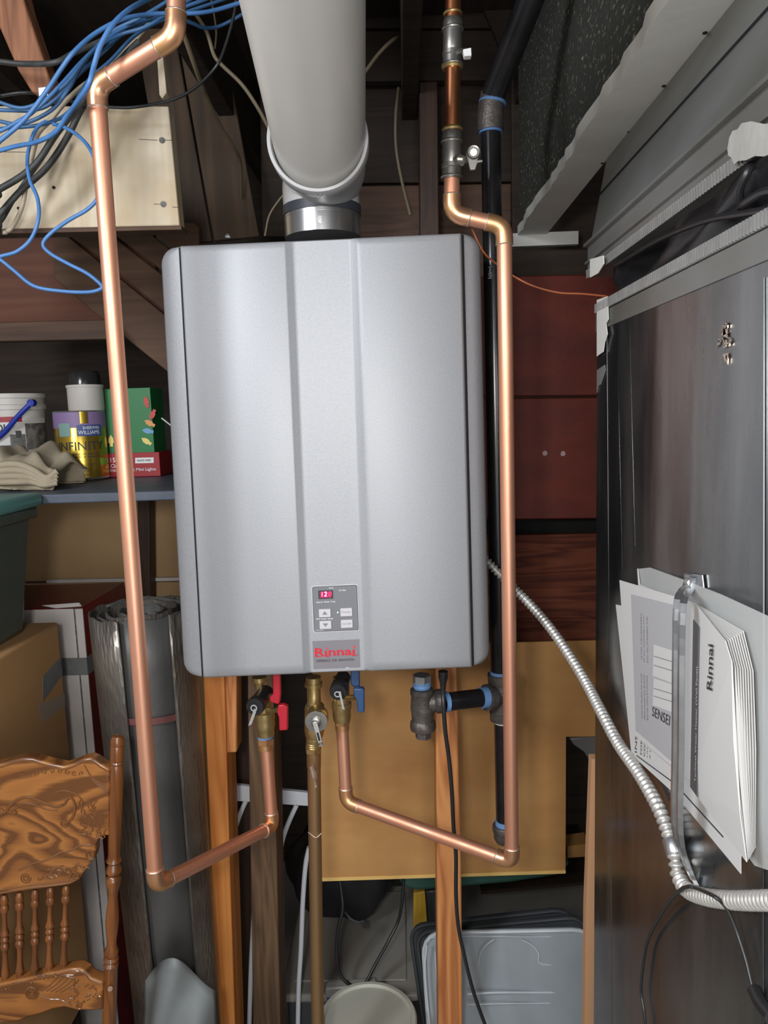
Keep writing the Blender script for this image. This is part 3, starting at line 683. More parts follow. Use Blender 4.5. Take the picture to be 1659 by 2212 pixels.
def relief():
    d = 1.265; t = thing('relief_valve', 'brass pressure relief valve with silver test lever at the centre under the heater', 'valve', P(678, 1622, d))
    obj('inlet_nut', MB().lathe([(R(34, d), 0), (R(34, d), .010), (R(40, d), .0105), (R(40, d), .017), (R(31, d), .018), (R(31, d), .046), (R(36, d), .052)], P(677, 1462, d), P(679, 1530, d), 22), MT['brass'], t)
    obj('valve_body', MB().lathe([(R(32, d), 0), (R(42, d), .004), (R(45, d), .012), (R(45, d), .05), (R(40, d), .062), (R(36, d), .064), (R(36, d), .072), (R(33, d), .074), (R(33, d), .088)], P(680, 1518, d), P(678, 1625, d), 22), MT['brass'], t)
    for k in range(3):
        obj('thread_ring', MB().torus(P(677, 1604+k*4, d), (0, 0, 1), R(32, d), .0011, 20, 6), MT['brass'], t)
    hexnut(t, P(677, 1614, d), P(677, 1624, d), R(38, d))
    ax = V((.02, -1, -.05)).normalized(); c = P(682, 1564, 1.20)
    obj('bonnet', MB().lathe([(R(50, 1.2), 0), (R(53, 1.2), .012), (R(53, 1.2), .022), (R(50, 1.2), .025)], c-ax*.035, c+ax, 28), MT['brass'], t)
    obj('rating_disc', MB().lathe([(R(51, 1.19), 0), (R(51, 1.19), .002), (.007, .0025)], c-ax*.0105, c+ax, 28), MT['chrome'], t)
    cc = c+ax*(-.0075)
    for rr_ in (.0152, .0118):
        n = 30 if rr_ > .012 else 22
        mb = MB()
        for k in range(n):
            a = 2*math.pi*k/n
            if k % 7 == 3: continue
            p = cc+V((math.cos(a)*rr_, -.0006, math.sin(a)*rr_)); tt = V((-math.sin(a), 0, math.cos(a)))*.0006; nn = V((math.cos(a), 0, math.sin(a)))*.0008
            mb.prism([p-tt-nn, p+tt-nn, p+tt+nn, p-tt+nn], (0, .0003, 0))
        obj('rating_print', mb, MT['grey_ink'], t, flat=True, kind='stuff')
    obj('lever_boss', MB().lathe([(.0085, 0), (.0085, .004), (.005, .006)], c-ax*.008, c+ax, 14), MT['nickel'], t)
    l0, l1 = P(680, 1562, 1.178), P(694, 1613, 1.172)
    dr = (l1-l0).normalized(); sd = dr.cross(V((0, 1, 0))).normalized()*.0042
    obj('test_lever', MB().prism([l0-sd-dr*.002, l0+sd-dr*.002, l1+sd*.9, l1-sd*.9], (0, .0025, 0)), MT['chrome'], t, bevel=.0008)
    obj('lever_slot', MB().prism([l0.lerp(l1, .4)-sd*.4, l0.lerp(l1, .4)+sd*.4, l0.lerp(l1, .75)+sd*.4, l0.lerp(l1, .75)-sd*.4], (0, .0003, 0)), MT['dark'], t).location.y -= .0005
    obj('lever_hole', MB().torus(l0.lerp(l1, .88)-V((0, .001, 0)), (0, 1, 0), .0022, .0006, 12, 5), MT['dark'], t)
relief()
# ------------------------------------------------------------------ two upper ball valves
def ball_valve(x0, y0, x1, y1, label, mat, d=1.13):
    t = thing('ball_valve', label, 'valve', P(x1, y1, d)); L = (P(x1, y1, d)-P(x0, y0, d)).length
    w_ = R(44, d, y0)
    obj('valve_body', MB().lathe([(w_*.86, 0), (w_*.96, .004), (w_*.96, L*.17), (w_, L*.18), (w_, L*.24), (w_*.9, L*.25), (w_*.94, L*.4), (w_*.94, L*.6), (w_*.88, L*.66), (w_, L*.67), (w_*1.0, L*.76), (w_*.93, L*.78), (w_*.93, L*.92), (w_*.98, L*.93), (w_*.98, L), (w_*.8, L)], P(x0, y0, d), P(x1, y1, d), 24), MT[mat], t)
    for f in (.21, .95):
        obj('solder_ring', MB().torus(P(x0, y0, d).lerp(P(x1, y1, d), f), (0, 0, 1), w_*1.0, .0016, 22, 6), MT['chrome'], t)
    return t
bv = ball_valve(976, 285, 975, 388, 'lower grey ball valve with silver lever, on the copper riser right of the vent', 'nickel')
obj('stem', MB().cyl(P(990, 345, 1.12), P(1006, 345, 1.10), .0045, 10), MT['chrome'], bv)
obj('bonnet_nut', MB().cyl(P(988, 346, 1.118), P(997, 346, 1.108), .008, 6), MT['chrome'], bv, flat=True)
a = []
hc = (1023, 329)
for k in range(13):
    an = math.radians(200-220*k/12) ; a.append((hc[0]+16*math.cos(an), hc[1]-16*math.sin(an)))
a += [(1032, 345), (1043, 344), (1043, 350), (1031, 352), (1027, 367), (1016, 367), (1012, 350)]
obj('lever', MB().slab(a, 1.09, .006), MT['chrome'], bv, bevel=.001)
obj('lever_screw', MB().cyl(P(1023, 329, 1.085), P(1023, 329, 1.091), .005, 8), MT['nickel'], bv)
obj('lever_rim', MB().torus(P(1023, 329, 1.09), (0, 1, 0), .0085, .0012, 20, 5), MT['nickel'], bv)
bv2 = ball_valve(978, 42, 977, 146, 'upper dark ball valve with pale square handle, near the top edge right of the vent', 'nickel')
obj('stem', MB().cyl(P(990, 112, 1.12), P(1004, 110, 1.11), .004, 8), MT['nickel'], bv2)
obj('handle', MB().slab([(1000, 106), (1018, 102), (1019, 120), (1003, 121)], 1.10, .012), MT['white_ink'], bv2, bevel=.001)

# ================================================================== GAS PIPE
gp = thing('gas_pipe', 'black iron gas pipe rising behind the right side of the heater, with blue sealant rings', 'gas pipe', P(1090, 1815, 1.33))
g_r = .0167
run_pts = [P(1180, -90, 1.2), P(1064, 212, 1.33), P(1060, 262, 1.33)]
obj('pipe_length', MB().cyl(run_pts[0], run_pts[1], g_r*1.25, 20), MT['black_pipe'], gp)
obj('elbow', MB().tube([P(1066, 205, 1.33), P(1062, 225, 1.33), P(1060, 245, 1.33), P(1060, 284, 1.33)], g_r*1.3, 20, sm=3), MT['iron'], gp)
obj('pipe_length', MB().cyl(P(1060, 284, 1.33), P(1080, 1460, 1.33), g_r, 20), MT['black_pipe'], gp)
obj('sealant', MB().cyl(P(1060, 279, 1.33), P(1060, 289, 1.33), g_r*1.18, 20), MT['dope'], gp)
obj('sealant', MB().torus(P(1064, 222, 1.33), (P(1066, 205, 1.33)-P(1060, 245, 1.33)), g_r*1.2, .0035, 20, 6), MT['dope'], gp)
T1 = P(1084, 1505, 1.33)
obj('tee', MB().lathe([(.0245, 0), (.0245, .016), (.021, .018), (.0225, .045), (.021, .072), (.0245, .074), (.0245, .088)], P(1082, 1455, 1.33), P(1087, 1550, 1.33), 22), MT['iron'], gp)
lft = P(1050, 1507, 1.315)
obj('tee_branch', MB().lathe([(.019, 0), (.021, .02), (.0245, .021), (.0245, .034)], T1, lft, 22), MT['iron'], gp)
obj('sealant', MB().cyl(P(1082, 1449, 1.33), P(1082, 1456, 1.33), g_r*1.2, 20), MT['dope_light'], gp)
hA, hB = P(958, 1517, 1.285), P(1060, 1505, 1.32)
obj('pipe_length', MB().cyl(hA, hB, g_r*1.0, 22), MT['black_pipe'], gp)
dd = (hB-hA).normalized()
obj('sealant', MB().cyl(hB-dd*.020, hB-dd*.006, g_r*1.15, 22), MT['dope_light'], gp)
obj('sealant', MB().cyl(hA+dd*.000, hA+dd*.008, g_r*1.08, 22), MT['dope_light'], gp)
obj('white_tape', MB().cyl(P(1087, 1549, 1.33), P(1087, 1560, 1.33), g_r*1.08, 22), MT['white_dope'], gp)
obj('pipe_length', MB().cyl(P(1087, 1556, 1.33), P(1091, 1780, 1.33), g_r, 20), MT['black_pipe'], gp)
obj('sealant', MB().cyl(P(1091, 1771, 1.33), P(1091, 1784, 1.33), g_r*1.1, 20), MT['dope_light'], gp)
obj('end_cap', MB().lathe([(.0225, 0), (.024, .003), (.024, .012), (.022, .014), (.022, .026), (.018, .034), (.008, .038)], P(1091, 1781, 1.33), P(1092, 1815, 1.33), 22), MT['iron'], gp)
mb = MB(); random.seed(9)
for k in range(9):
    y = 577+k*3; mb.tube([P(1054+random.uniform(0, 3), y, 1.3130), P(1061+random.uniform(0, 3), y+random.uniform(-1, 1), 1.3126)], .0005, 4)
obj('faint_print', mb, MT['white_dope'], gp, kind='stuff')
# left tee with drip leg
gt = thing('gas_tee', 'dark cast iron gas tee with hex plug, hanging under the heater', 'pipe fitting', P(915, 1590, 1.28))
L0, L1 = P(911, 1455, 1.28), P(914, 1590, 1.28)
hexnut(gt, P(911, 1458, 1.28), P(911, 1474, 1.28), .0165, 'steel', 'union_nut')
obj('sealant', MB().lathe([(.015, 0), (.0165, .002), (.0155, .005), (.0165, .008), (.015, .012)], P(911, 1472, 1.28), P(911.5, 1490, 1.28), 22), MT['dope_light'], gt)
obj('tee', MB().lathe([(.0185, 0), (.021, .002), (.021, .010), (.0195, .013), (.0215, .035), (.0195, .058), (.0225, .062), (.0235, .070), (.0225, .076), (.017, .079)], P(911.5, 1487, 1.28), P(914, 1578, 1.28), 24), MT['iron'], gt)
bc = P(912, 1518, 1.28)
obj('tee_branch', MB().lathe([(.0165, 0), (.018, .022), (.0215, .026), (.0215, .036)], bc, P(956, 1514, 1.282), 22), MT['iron'], gt)
obj('drip_leg', MB().cyl(P(914, 1566, 1.28), P(914, 1577, 1.28), .0165, 22), MT['iron'], gt)
hexnut(gt, P(914, 1574, 1.28), P(914.5, 1593, 1.28), .0145, 'iron', 'hex_plug')

# ================================================================== CABLES
def cable(name, label, cat, pts, wpx, mat, sm=6, seg=8, group=None, dd=None):
    pts = list(pts)
    if pts[-1][0] < -20: pts.append((pts[-1][0]-330, pts[-1][1]+(pts[-1][1]-pts[-2][1])*.8+30, pts[-1][2]+.05))
    if pts[0][0] < -20: pts.insert(0, (pts[0][0]-330, pts[0][1]-20, pts[0][2]))
    pp = [P(p[0], p[1], p[2] if len(p) > 2 else dd) for p in pts]
    return tag(obj(name, MB().tube(pp, R(wpx, dd, 400), seg, sm=sm), MT[mat], ang=80), label, cat, group)
cable('power_cord', 'black power cord dropping from the heater in front of the tan stud', 'cord',
      [(957, 1452, 1.24), (957, 1475, 1.24), (958, 1520, 1.22), (962, 1580, 1.23), (970, 1640, 1.25), (976, 1710, 1.26), (980, 1790, 1.28), (985, 1850, 1.30), (985, 1930, 1.32), (990, 2000, 1.34), (1002, 2060, 1.34), (1022, 2140, 1.34), (1050, 2220, 1.34), (1080, 2300, 1.34)], 10, 'cable_black', dd=1.27)
o = MB().lathe([(.0085, 0), (.0085, .010), (.006, .02), (.0045, .034)], P(957, 1450, 1.24), P(957, 1490, 1.24), 12)
tag(obj('cord_grommet', o, MT['black_plastic']), 'black grommet where the power cord leaves the heater', 'grommet')
G = 'blue network cables at upper left'
blues = [
 ('blue network cable sweeping from the vent to the left edge, uppermost of the bundle', [(560, -6, 1.25), (516, 7, 1.24), (439, 27, 1.22), (338, 30, 1.20), (270, 40, 1.16), (209, 70, 1.14), (162, 110, 1.12), (135, 145, 1.12), (101, 196, 1.12), (54, 257, 1.12), (0, 304, 1.12), (-70, 360, 1.12)], 9.5, 'blue'),
 ('bright blue network cable passing in front of the copper elbow', [(420, -60, 1.2), (331, -8, 1.05), (280, 20, .97), (243, 54, .945), (216, 101, .94), (203, 142, .94), (188, 190, .94), (145, 250, 1.0), (118, 287, 1.02), (78, 307, 1.05), (34, 316, 1.08), (-60, 336, 1.1)], 9, 'blue'),
 ('blue network cable hanging in two big loops over the left side, lowest of all', [(100, 262, 1.16), (81, 275, 1.15), (67, 304, 1.14), (59, 344, 1.13), (64, 388, 1.12), (81, 429, 1.11), (83, 473, 1.1), (67, 516, 1.1), (37, 543, 1.1), (4, 553, 1.1), (-2, 558, 1.1), (8, 566, 1.1), (30, 584, 1.1), (74, 618, 1.1), (135, 629, 1.1), (189, 631, 1.1), (216, 625, 1.1), (219, 616, 1.1), (189, 591, 1.1), (148, 570, 1.1), (108, 547, 1.1), (93, 527, 1.1), (111, 503, 1.1), (148, 476, 1.1), (189, 452, 1.1), (212, 425, 1.1), (216, 385, 1.1), (205, 345, 1.1), (189, 314, 1.12), (165, 290, 1.14), (135, 273, 1.16), (115, 268, 1.17)], 8, 'blue'),
 ('blue network cable dipping to a shallow sag at the left edge below the joist end', [(470, -40, 1.3), (330, 50, 1.25), (260, 75, 1.25), (199, 111, 1.22), (148, 175, 1.2), (111, 206, 1.2), (54, 233, 1.2), (0, 221, 1.2), (-70, 190, 1.2)], 8.5, 'blue_dull'),
 ('blue network cable crossing the whitewashed board just under the joist bracket', [(430, -40, 1.3), (310, 34, 1.27), (240, 70, 1.27), (182, 135, 1.24), (148, 192, 1.22), (111, 238, 1.22), (50, 267, 1.22), (0, 262, 1.22), (-70, 240, 1.22)], 8.5, 'blue_dull'),
 ('blue network cable in the middle of the bundle, running lower left to the edge', [(520, -30, 1.34), (380, 22, 1.32), (290, 50, 1.28), (230, 85, 1.25), (180, 130, 1.22), (135, 180, 1.2), (90, 225, 1.19), (40, 262, 1.19), (-60, 300, 1.19)], 9, 'blue'),
 ('dusty blue network cable drooping behind the copper elbow near the vent', [(540, 20, 1.4), (508, 40, 1.4), (470, 58, 1.4), (440, 60, 1.38), (415, 50, 1.36), (370, 35, 1.34), (320, 44, 1.32), (270, 70, 1.3), (225, 110, 1.28), (160, 170, 1.26), (120, 215, 1.25), (70, 238, 1.25), (-60, 240, 1.25)], 9, 'blue_dull'),
 ('dusty blue network cable along the top edge, behind the others', [(560, -30, 1.45), (480, 0, 1.42), (415, 22, 1.4), (345, 46, 1.38), (290, 78, 1.36), (240, 130, 1.33), (190, 175, 1.31), (150, 240, 1.30), (95, 268, 1.28), (0, 278, 1.28), (-60, 280, 1.28)], 9, 'blue_dull'),
]
for l_, p_, w_, m_n in blues: cable('network_cable', l_, 'cable', p_, w_, m_n, dd=1.15, group=G)
G2 = 'black cables at upper left'
blacks = [
 ('dusty black cable sagging across the joist end at top left', [(-40, 128, 1.24), (0, 133, 1.24), (50, 138, 1.24), (118, 135, 1.22), (162, 113, 1.24), (209, 93, 1.26), (270, 62, 1.28), (340, 24, 1.3)], 11, 'cable_grey'),
 ('thick dusty black cable slanting down the whitewashed board, upper one of the pair', [(-40, 428, 1.33), (0, 408, 1.33), (50, 378, 1.33), (84, 346, 1.33), (118, 294, 1.33), (152, 250, 1.33), (195, 200, 1.34), (240, 150, 1.35), (300, 90, 1.36)], 14, 'cable_grey'),
 ('thick dusty black cable slanting down the whitewashed board, lower one of the pair', [(-40, 505, 1.36), (0, 462, 1.36), (44, 413, 1.36), (101, 362, 1.36), (145, 297, 1.36), (176, 236, 1.36), (220, 180, 1.38), (290, 110, 1.4)], 14, 'cable_grey'),
 ('black cable below the slanting pair, ending low at the left edge', [(-40, 520, 1.39), (0, 480, 1.39), (30, 430, 1.39), (60, 385, 1.39), (95, 335, 1.40), (120, 290, 1.41)], 10, 'cable_grey'),
 ('black cable looping from beside the vent down across the top of the whitewashed board', [(512, -20, 1.3), (506, 30, 1.3), (486, 101, 1.3), (466, 145, 1.3), (422, 189, 1.32), (371, 216, 1.34), (294, 231, 1.36), (236, 231, 1.36), (170, 222, 1.34), (100, 204, 1.32), (50, 200, 1.3), (0, 207, 1.3), (-40, 212, 1.3)], 7, 'cable_black'),
]
for l_, p_, w_, m_n in blacks: cable('black_cable', l_, 'cable', p_, w_, m_n, dd=1.33, group=G2)
G3 = 'cream sheathed cables'
creams = [
 ('cream cable passing behind the upper copper run and down over the whitewashed board', [(330, 36, 1.42), (310, 66, 1.42), (263, 120, 1.41), (215, 165, 1.38), (184, 182, 1.35), (142, 219, 1.31), (111, 257, 1.30), (81, 290, 1.31), (70, 330, 1.33), (65, 370, 1.36)], 9, 'cream'),
 ('cream cable curling to the left edge at the bottom of the whitewashed board', [(80, 300, 1.40), (68, 345, 1.40), (58, 395, 1.40), (48, 445, 1.40), (34, 478, 1.40), (15, 500, 1.40), (-30, 506, 1.40)], 9, 'cream'),
 ('aged cream cable running down the dark boards right of the whitewashed board', [(370, 20, 1.3), (398, 78, 1.34), (435, 182, 1.45), (473, 267, 1.6), (506, 321, 1.7), (519, 354, 1.78), (521, 425, 1.9)], 9.5, 'cream_dim'),
 ('grey cream cable slanting to the left flank of the vent pipe', [(415, 20, 1.6), (446, 68, 1.6), (462, 118, 1.6), (479, 140, 1.6), (523, 183, 1.6), (557, 233, 1.6), (585, 285, 1.62)], 9, 'cream_dim'),
 ('thin cream cable curving down beside the dusty blue cables by the vent', [(452, -20, 1.65), (462, 30, 1.65), (467, 70, 1.65), (464, 105, 1.65)], 5, 'cream_dim'),
 ('aged cream cable bending out from behind the right flank of the vent pipe', [(760, 190, 1.8), (786, 159, 1.8), (815, 120, 1.8), (839, 95, 1.8), (857, 83, 1.82), (872, 84, 1.9), (878, 90, 1.97)], 10, 'cream_dim'),
 ('aged cream cable hanging on the dark wall between vent and ball valve', [(861, 190, 1.96), (855, 250, 1.94), (856, 320, 1.94), (868, 390, 1.95), (886, 463, 1.98)], 9, 'cream_dim'),
 ('thin grey cable behind the lower left of the vent elbow', [(700, -60, 1.9), (690, 200, 1.8), (640, 385, 1.7), (606, 428, 1.7), (582, 465, 1.7), (572, 510, 1.7)], 5, 'cream_dim'),
]
for l_, p_, w_, m_n in creams: cable('sheathed_cable', l_, 'cable', p_, w_, m_n, dd=1.5, group=G3)
cable('thin_wire', 'thin brown wire running from behind the copper elbow across the red siding to the duct', 'wire',
      [(1014, 478, 1.16), (1022, 500, 1.17), (1045, 545, 1.18), (1075, 572, 1.2), (1107, 595, 1.2), (1150, 617, 1.2), (1205, 632, 1.2), (1260, 635, 1.2), (1310, 640, 1.2)], 4.5, 'brown_wire', dd=1.2)

# ================================================================== DUCT ON THE RIGHT
XD = .28
def zf(px, py): return PX(px, py, XD).z
def yf(px, py): return PX(px, py, XD).y
YF = yf(1288, 1000); YN = .50
ztop = zf(1295, 655); 
du = thing('furnace_duct', 'tall galvanised sheet metal duct with dark scuffed side filling the right edge', 'duct', (XD+.2, YF-.2, 0))
mb = MB().box(XD, XD+.42, YN, YF, 0.0, ztop)
obj('side_panel', mb, MT['ductmetal'], du, bevel=.002)
# overlapping upper flange band and its seam
zb0, zb1 = zf(1290, 716), ztop+.002
def fband(z0, z1, out, mat, name, y0=YN, y1=YF+.001, **k):
    return obj(name, MB().box(XD-out, XD+.02, y0, y1, z0, z1), MT[mat], du, **k)
fband(zb0, zf(1290, 680), .0016, 'ductgrey', 'flange_strip')
fband(zf(1290, 678), ztop, .0028, 'ductgrey', 'flange_strip')
# crimped teeth
def teeth(zc, hgt, y0, y1, x, out, pitch, parent, lean=0):
    mb = MB(); y = y0
    while y < y1:
        mb.hexa([(x-out, y, zc-hgt/2), (x-out, y+pitch*.55, zc-hgt/2), (x-out, y+pitch*.55+lean, zc+hgt/2), (x-out, y+lean, zc+hgt/2)],
                [(x, y, zc-hgt/2), (x, y+pitch*.55, zc-hgt/2), (x, y+pitch*.55+lean, zc+hgt/2), (x, y+lean, zc+hgt/2)])
        y += pitch
    return obj('crimped_edge', mb, MT['tape'], parent, flat=True, kind='stuff')
teeth(ztop-.006, .012, YN, YF, XD-.0028, .0014, .0062, du)
# mastic / tape patch on the corner
def jag(pts, x, out, name, mat, parent):
    return obj(name, MB().prism([PX(p[0], p[1], x-out) for p in pts], (.0008, 0, 0)), MT[mat], parent)
jag([(1289, 648), (1312, 640), (1314, 690), (1309, 700), (1312, 722), (1306, 740), (1303, 760), (1297, 764), (1289, 770)], XD, .0038, 'foil_tape_patch', 'grey_paint', du)
jag([(1289, 800), (1306, 788), (1308, 800), (1298, 830), (1292, 834), (1289, 848)], XD, .0015, 'foil_tape_patch', 'tape', du)
for (a, b) in (((1334, 760), (1346, 1300)), ((1360, 700), (1372, 1180))):
    obj('scratch', MB().tube([PX(a[0], a[1], XD+.00005), PX(b[0], b[1], XD+.00008)], .00025, 4), MT['ductmetal'], du)
obj('seam', MB().tube([PX(1311, 700, XD), PX(1322, 2212, XD)], .0005, 5), MT['ductmetal'], du)
obj('corner_seam', MB().tube([PX(1650, 600, XD-.001), PX(1648, 2300, XD-.001)], .0010, 5), MT['ductmetal'], du)
# glue scrap
mb = MB(); random.seed(3)
for k in range(16):
    c = (1561+random.uniform(-13, 13), 740+random.uniform(-38, 38)); 
    mb.prism([PX(c[0]+random.uniform(-7, 7), c[1]+random.uniform(-12, 12), XD-.002) for _ in range(4)], (.0012, 0, 0))
obj('glue_residue', mb, MT['solder'], du, flat=True)
# flexible canvas connector
zc0, zc1 = ztop-.002, zf(1275, 590)
cv = thing('canvas_connector', 'crumpled black flexible connector between the two duct sections', 'duct connector', (XD+.1, YF-.2, zc0))
def fcan(u, v):
    y = YN-.05+(YF+.03-YN+.05)*u; z = zc0+(zc1-zc0+.004)*v
    s = math.sin(math.pi*v)
    x = XD+.006 - .002*s + s*(.022*math.sin(u*9+v*2.5)*.5+.010*math.sin(u*23+v*6)+.018)
    if u > .9: x += (u-.9)*.35
    return (x, y, z+.003*math.sin(u*14)*s)
obj('fabric', MB().grid(fcan, 70, 16), MT['canvas'], cv, solid=.002, ang=80)
mb = MB(); 
def fold(pts, r=.003): return MB().tube([PX(p[0], p[1], XD+p[2]) for p in pts], r, 8, sm=5)
obj('fold', fold([(1330, 575, .004), (1420, 520, .002), (1520, 478, 0), (1600, 462, -.001), (1680, 450, .000), (1800, 430, .006)]), MT['canvas'], cv)
obj('fold', fold([(1602, 446, .003), (1597, 428, -.002), (1599, 405, -.004), (1614, 372, -.002), (1626, 350, .004)], .0035), MT['canvas'], cv)
obj('fold', fold([(1600, 446, .002), (1608, 440, -.003), (1630, 425, -.004), (1660, 412, -.003), (1760, 395, .004)], .0035), MT['canvas'], cv)
# upper duct transition
ud = thing('upper_duct', 'grey upper duct section flaring out to the ceiling, above the black connector', 'duct', (XD+.2, YF-.2, zc1))
zu0 = zf(1272, 600); zu1 = zf(1303, 500)
yu = yf(1272, 600)
obj('lower_collar', MB().box(XD-.002, XD+.42, YN-.2, yu, zu0, zu1), MT['ductgrey'], ud, bevel=.001)
teeth(zu0+.005, .012, YN-.1, yu, XD-.002, .0015, .0066, ud, .002)
obj('collar_rib', MB().box(XD-.006, XD, YN-.2, yu+.001, zu0+(zu1-zu0)*.40, zu0+(zu1-zu0)*.46), MT['ductgrey'], ud)
obj('collar_rib', MB().box(XD-.008, XD, YN-.2, yu+.001, zu1-.004, zu1), MT['ductgrey'], ud)
xt, ztt, yt = .345, EYE+.40, 1.30
obj('transition', MB().hexa([(XD+.002, YN-.3, zu1), (XD+.002, yu, zu1), (xt, yt, ztt), (xt, YN-.3, ztt)],
                            [(XD+.42, YN-.3, zu1), (XD+.42, yu, zu1), (xt+.4, yt, ztt), (xt+.4, YN-.3, ztt)]), MT['ductgrey'], ud, bevel=.001)
# standing seam along the transition
k = .55
s0, s1 = V((XD+.002+(xt-XD)*k, YN-.3, zu1+(ztt-zu1)*k)), V((XD+.002+(xt-XD)*k, yu+(yt-yu)*k-.002, zu1+(ztt-zu1)*k))
obj('standing_seam', MB().tube([s0-V((.002, 0, 0)), s1-V((.002, 0, 0))], .0016, 6), MT['rubber'], ud)
obj('tape_patch', MB().prism([PX(x, y, XD-.0105) for x, y in ((1571, 322), (1575, 298), (1582, 283), (1593, 279), (1602, 266), (1622, 262), (1650, 268), (1700, 262), (1700, 330), (1668, 331), (1650, 338), (1630, 337), (1612, 346), (1594, 348), (1586, 356), (1579, 340), (1573, 336))], (.001, 0, 0)), MT['patch_grey'], ud)
obj('tape_patch', MB().prism([PX(x, y, XD-.0105) for x, y in ((1274, 560), (1303, 552), (1304, 570), (1292, 590), (1274, 600))], (.001, 0, 0)), MT['grey_paint'], ud)
# underside band + speckled lining (soffit)
yE = 1.82; zB = EYE+.40
b1 = MB(); n = 70; L_ = []; random.seed(11)
for i in range(n+1):
    y = -.3+(yE+.3)*i/n; wk_ = (0 if i == 0 else wk_)*.75+random.uniform(-.0042, .0034); L_.append(V((.40/1.41+wk_+random.uniform(-.0008, .0008), y, zB)))
pts = L_+[V((.40/1.155, yE, zB)), V((.40/1.155, -.3, zB))]
band = tag(obj('ceiling_strip', MB().prism(pts, (0, 0, .02)), MT['grey_paint']), 'pale grey painted strip slanting across the upper right, edging the speckled lining', 'trim strip')
for (x, y) in ((1523, 70), (1434, 185), (1359, 284), (1301, 352)):
    p = PZ(x, y, zB); obj('nail_head', MB().cyl(p-V((0, 0, .001)), p+V((0, 0, .002)), .0028, 8), MT['dark'], band)
tag(obj('insulation_lining', MB().box(.40/1.41, .40/1.41+.03, -.3, yE-.002, zB+.0205, 2.618), MT['speckle']), 'dark speckled insulation board standing above the grey strip, right of the gas pipe', 'insulation')
tag(obj('end_board', MB().box(.24, .42, yE, yE+.02, EYE+.375, EYE+.405), MT['grey_paint'], bevel=.001), 'short pale board closing the far end of the grey ceiling strip', 'board')

# ------------------------------------------------------------------ papers and strap on the duct
def fp(px, py, out): return PX(px, py, XD-out)
def sheet(name, label, cat, pts, mat, th=.0006, group=None):
    """pts: (px,py,out)"""
    mb = MB(); a = [fp(*p) for p in pts]
    return tag(obj(name, mb.prism(a, (th, 0, 0)), MT[mat], flat=True), label, cat, group)
sheet('plastic_sleeve', 'cloudy plastic sleeve behind all the papers on the duct', 'plastic sleeve', [(1376, 1229, .004), (1404, 1226, .004), (1482, 1254, .004), (1560, 1285, .006), (1690, 1345, .008), (1690, 1890, .008), (1630, 1870, .008), (1400, 1560, .004)], 'bag')
sheet('paper_sheet', 'hindmost white sheet, its corner rising above the others left of the strap', 'paper', [(1377, 1228, .006), (1382, 1262, .006), (1500, 1310, .010), (1560, 1345, .010), (1560, 1700, .010), (1390, 1560, .006)], 'paper')
pi = sheet('instruction_sheet', 'white instruction sheet lowest behind the strap, reaching down to a pointed corner', 'paper', [(1330, 1306, .0085), (1460, 1330, .0085), (1600, 1420, .0085), (1600, 1888, .0085), (1458, 1716, .0085), (1364, 1630, .0085)], 'paper')
ps = sheet('installation_leaflet', 'white leaflet with a grey printed panel, tucked left of the metal strap', 'leaflet', [(1338, 1253, .012), (1460, 1289, .012), (1500, 1302, .014), (1500, 1695, .014), (1458, 1664, .012), (1362, 1581, .012)], 'paper')
obj('printed_panel', MB().prism([fp(x, y, .0135) for x, y in ((1363, 1284), (1458, 1308), (1458, 1652), (1373, 1578))], (.0006, 0, 0)), MT['paper_grey'], ps, flat=True)
def ftext(s, px, py, dpx, dpy, upx, upy, h, mat, parent, out, width=None, bold=0):
    o0 = fp(px, py, out); xd_ = fp(px+dpx, py+dpy, out)-o0; yd_ = fp(px+upx, py+upy, out)-o0
    n_ = xd_.cross(yd_)
    return text(s, o0, xd_, yd_, MT[mat], parent, width=(xd_.length if width else None), height=h, bold=bold, extrude=0)
for (x, y, w1, h1) in ((1412, 1392, 46, 72), (1412, 1465, 46, 62)):
    obj('thermostat_picture', MB().prism([fp(a, b, .0145) for a, b in ((x, y), (x+w1, y+15), (x+w1, y+h1+14), (x-2, y+h1-4))], (.0004, 0, 0)), MT['paper'], ps, flat=True)
    for q in (.35, .62):
        obj('picture_line', MB().tube([fp(x, y+h1*q, .015), fp(x+w1, y+h1*q+14, .015)], .0004, 4), MT['grey_ink'], ps)
ftext('SENSEI', 1408, 1546, 38, 22, 1, -16, .0115, 'dark_ink', ps, .0140, True)
for i, (s, x, y) in enumerate((('WI-FI THERMOSTAT FOR YOUR', 1396, 1332), ('WI-FI THERMOSTAT FÜR SIE', 1389, 1330), ('TERMOSTAT WI-FI', 1383, 1324))):
    ftext(s, x, y, 1, 100, 5, 0, .0042, 'grey_ink', ps, .0140, True)
for i, (s, x, y) in enumerate((('INSTALLATION GUIDE', 1396, 1460), ('GUIDE DE MONTAGE', 1390, 1458), ('GUIA DE INSTALACION', 1384, 1455))):
    ftext(s, x, y, 1, 96, 5, 0, .0042, 'grey_ink', ps, .0140, True)
for s, x, y, l_, h in (('INS', 1375, 1626, 38, .008), ('FOR', 1386, 1630, 32, .006), ('CON', 1393, 1634, 36, .006), ('(.IMV', 1399, 1636, 30, .004), ('A (-X', 1405, 1640, 36, .004)):
    ftext(s, x, y, 1, -l_, -5, -1, h, 'dark_ink', pi, .0092, True)
obj('rule', MB().tube([fp(1375, 1632, .009), fp(1458, 1693, .009), fp(1562, 1808, .009)], .0006, 4), MT['dark_ink'], pi)
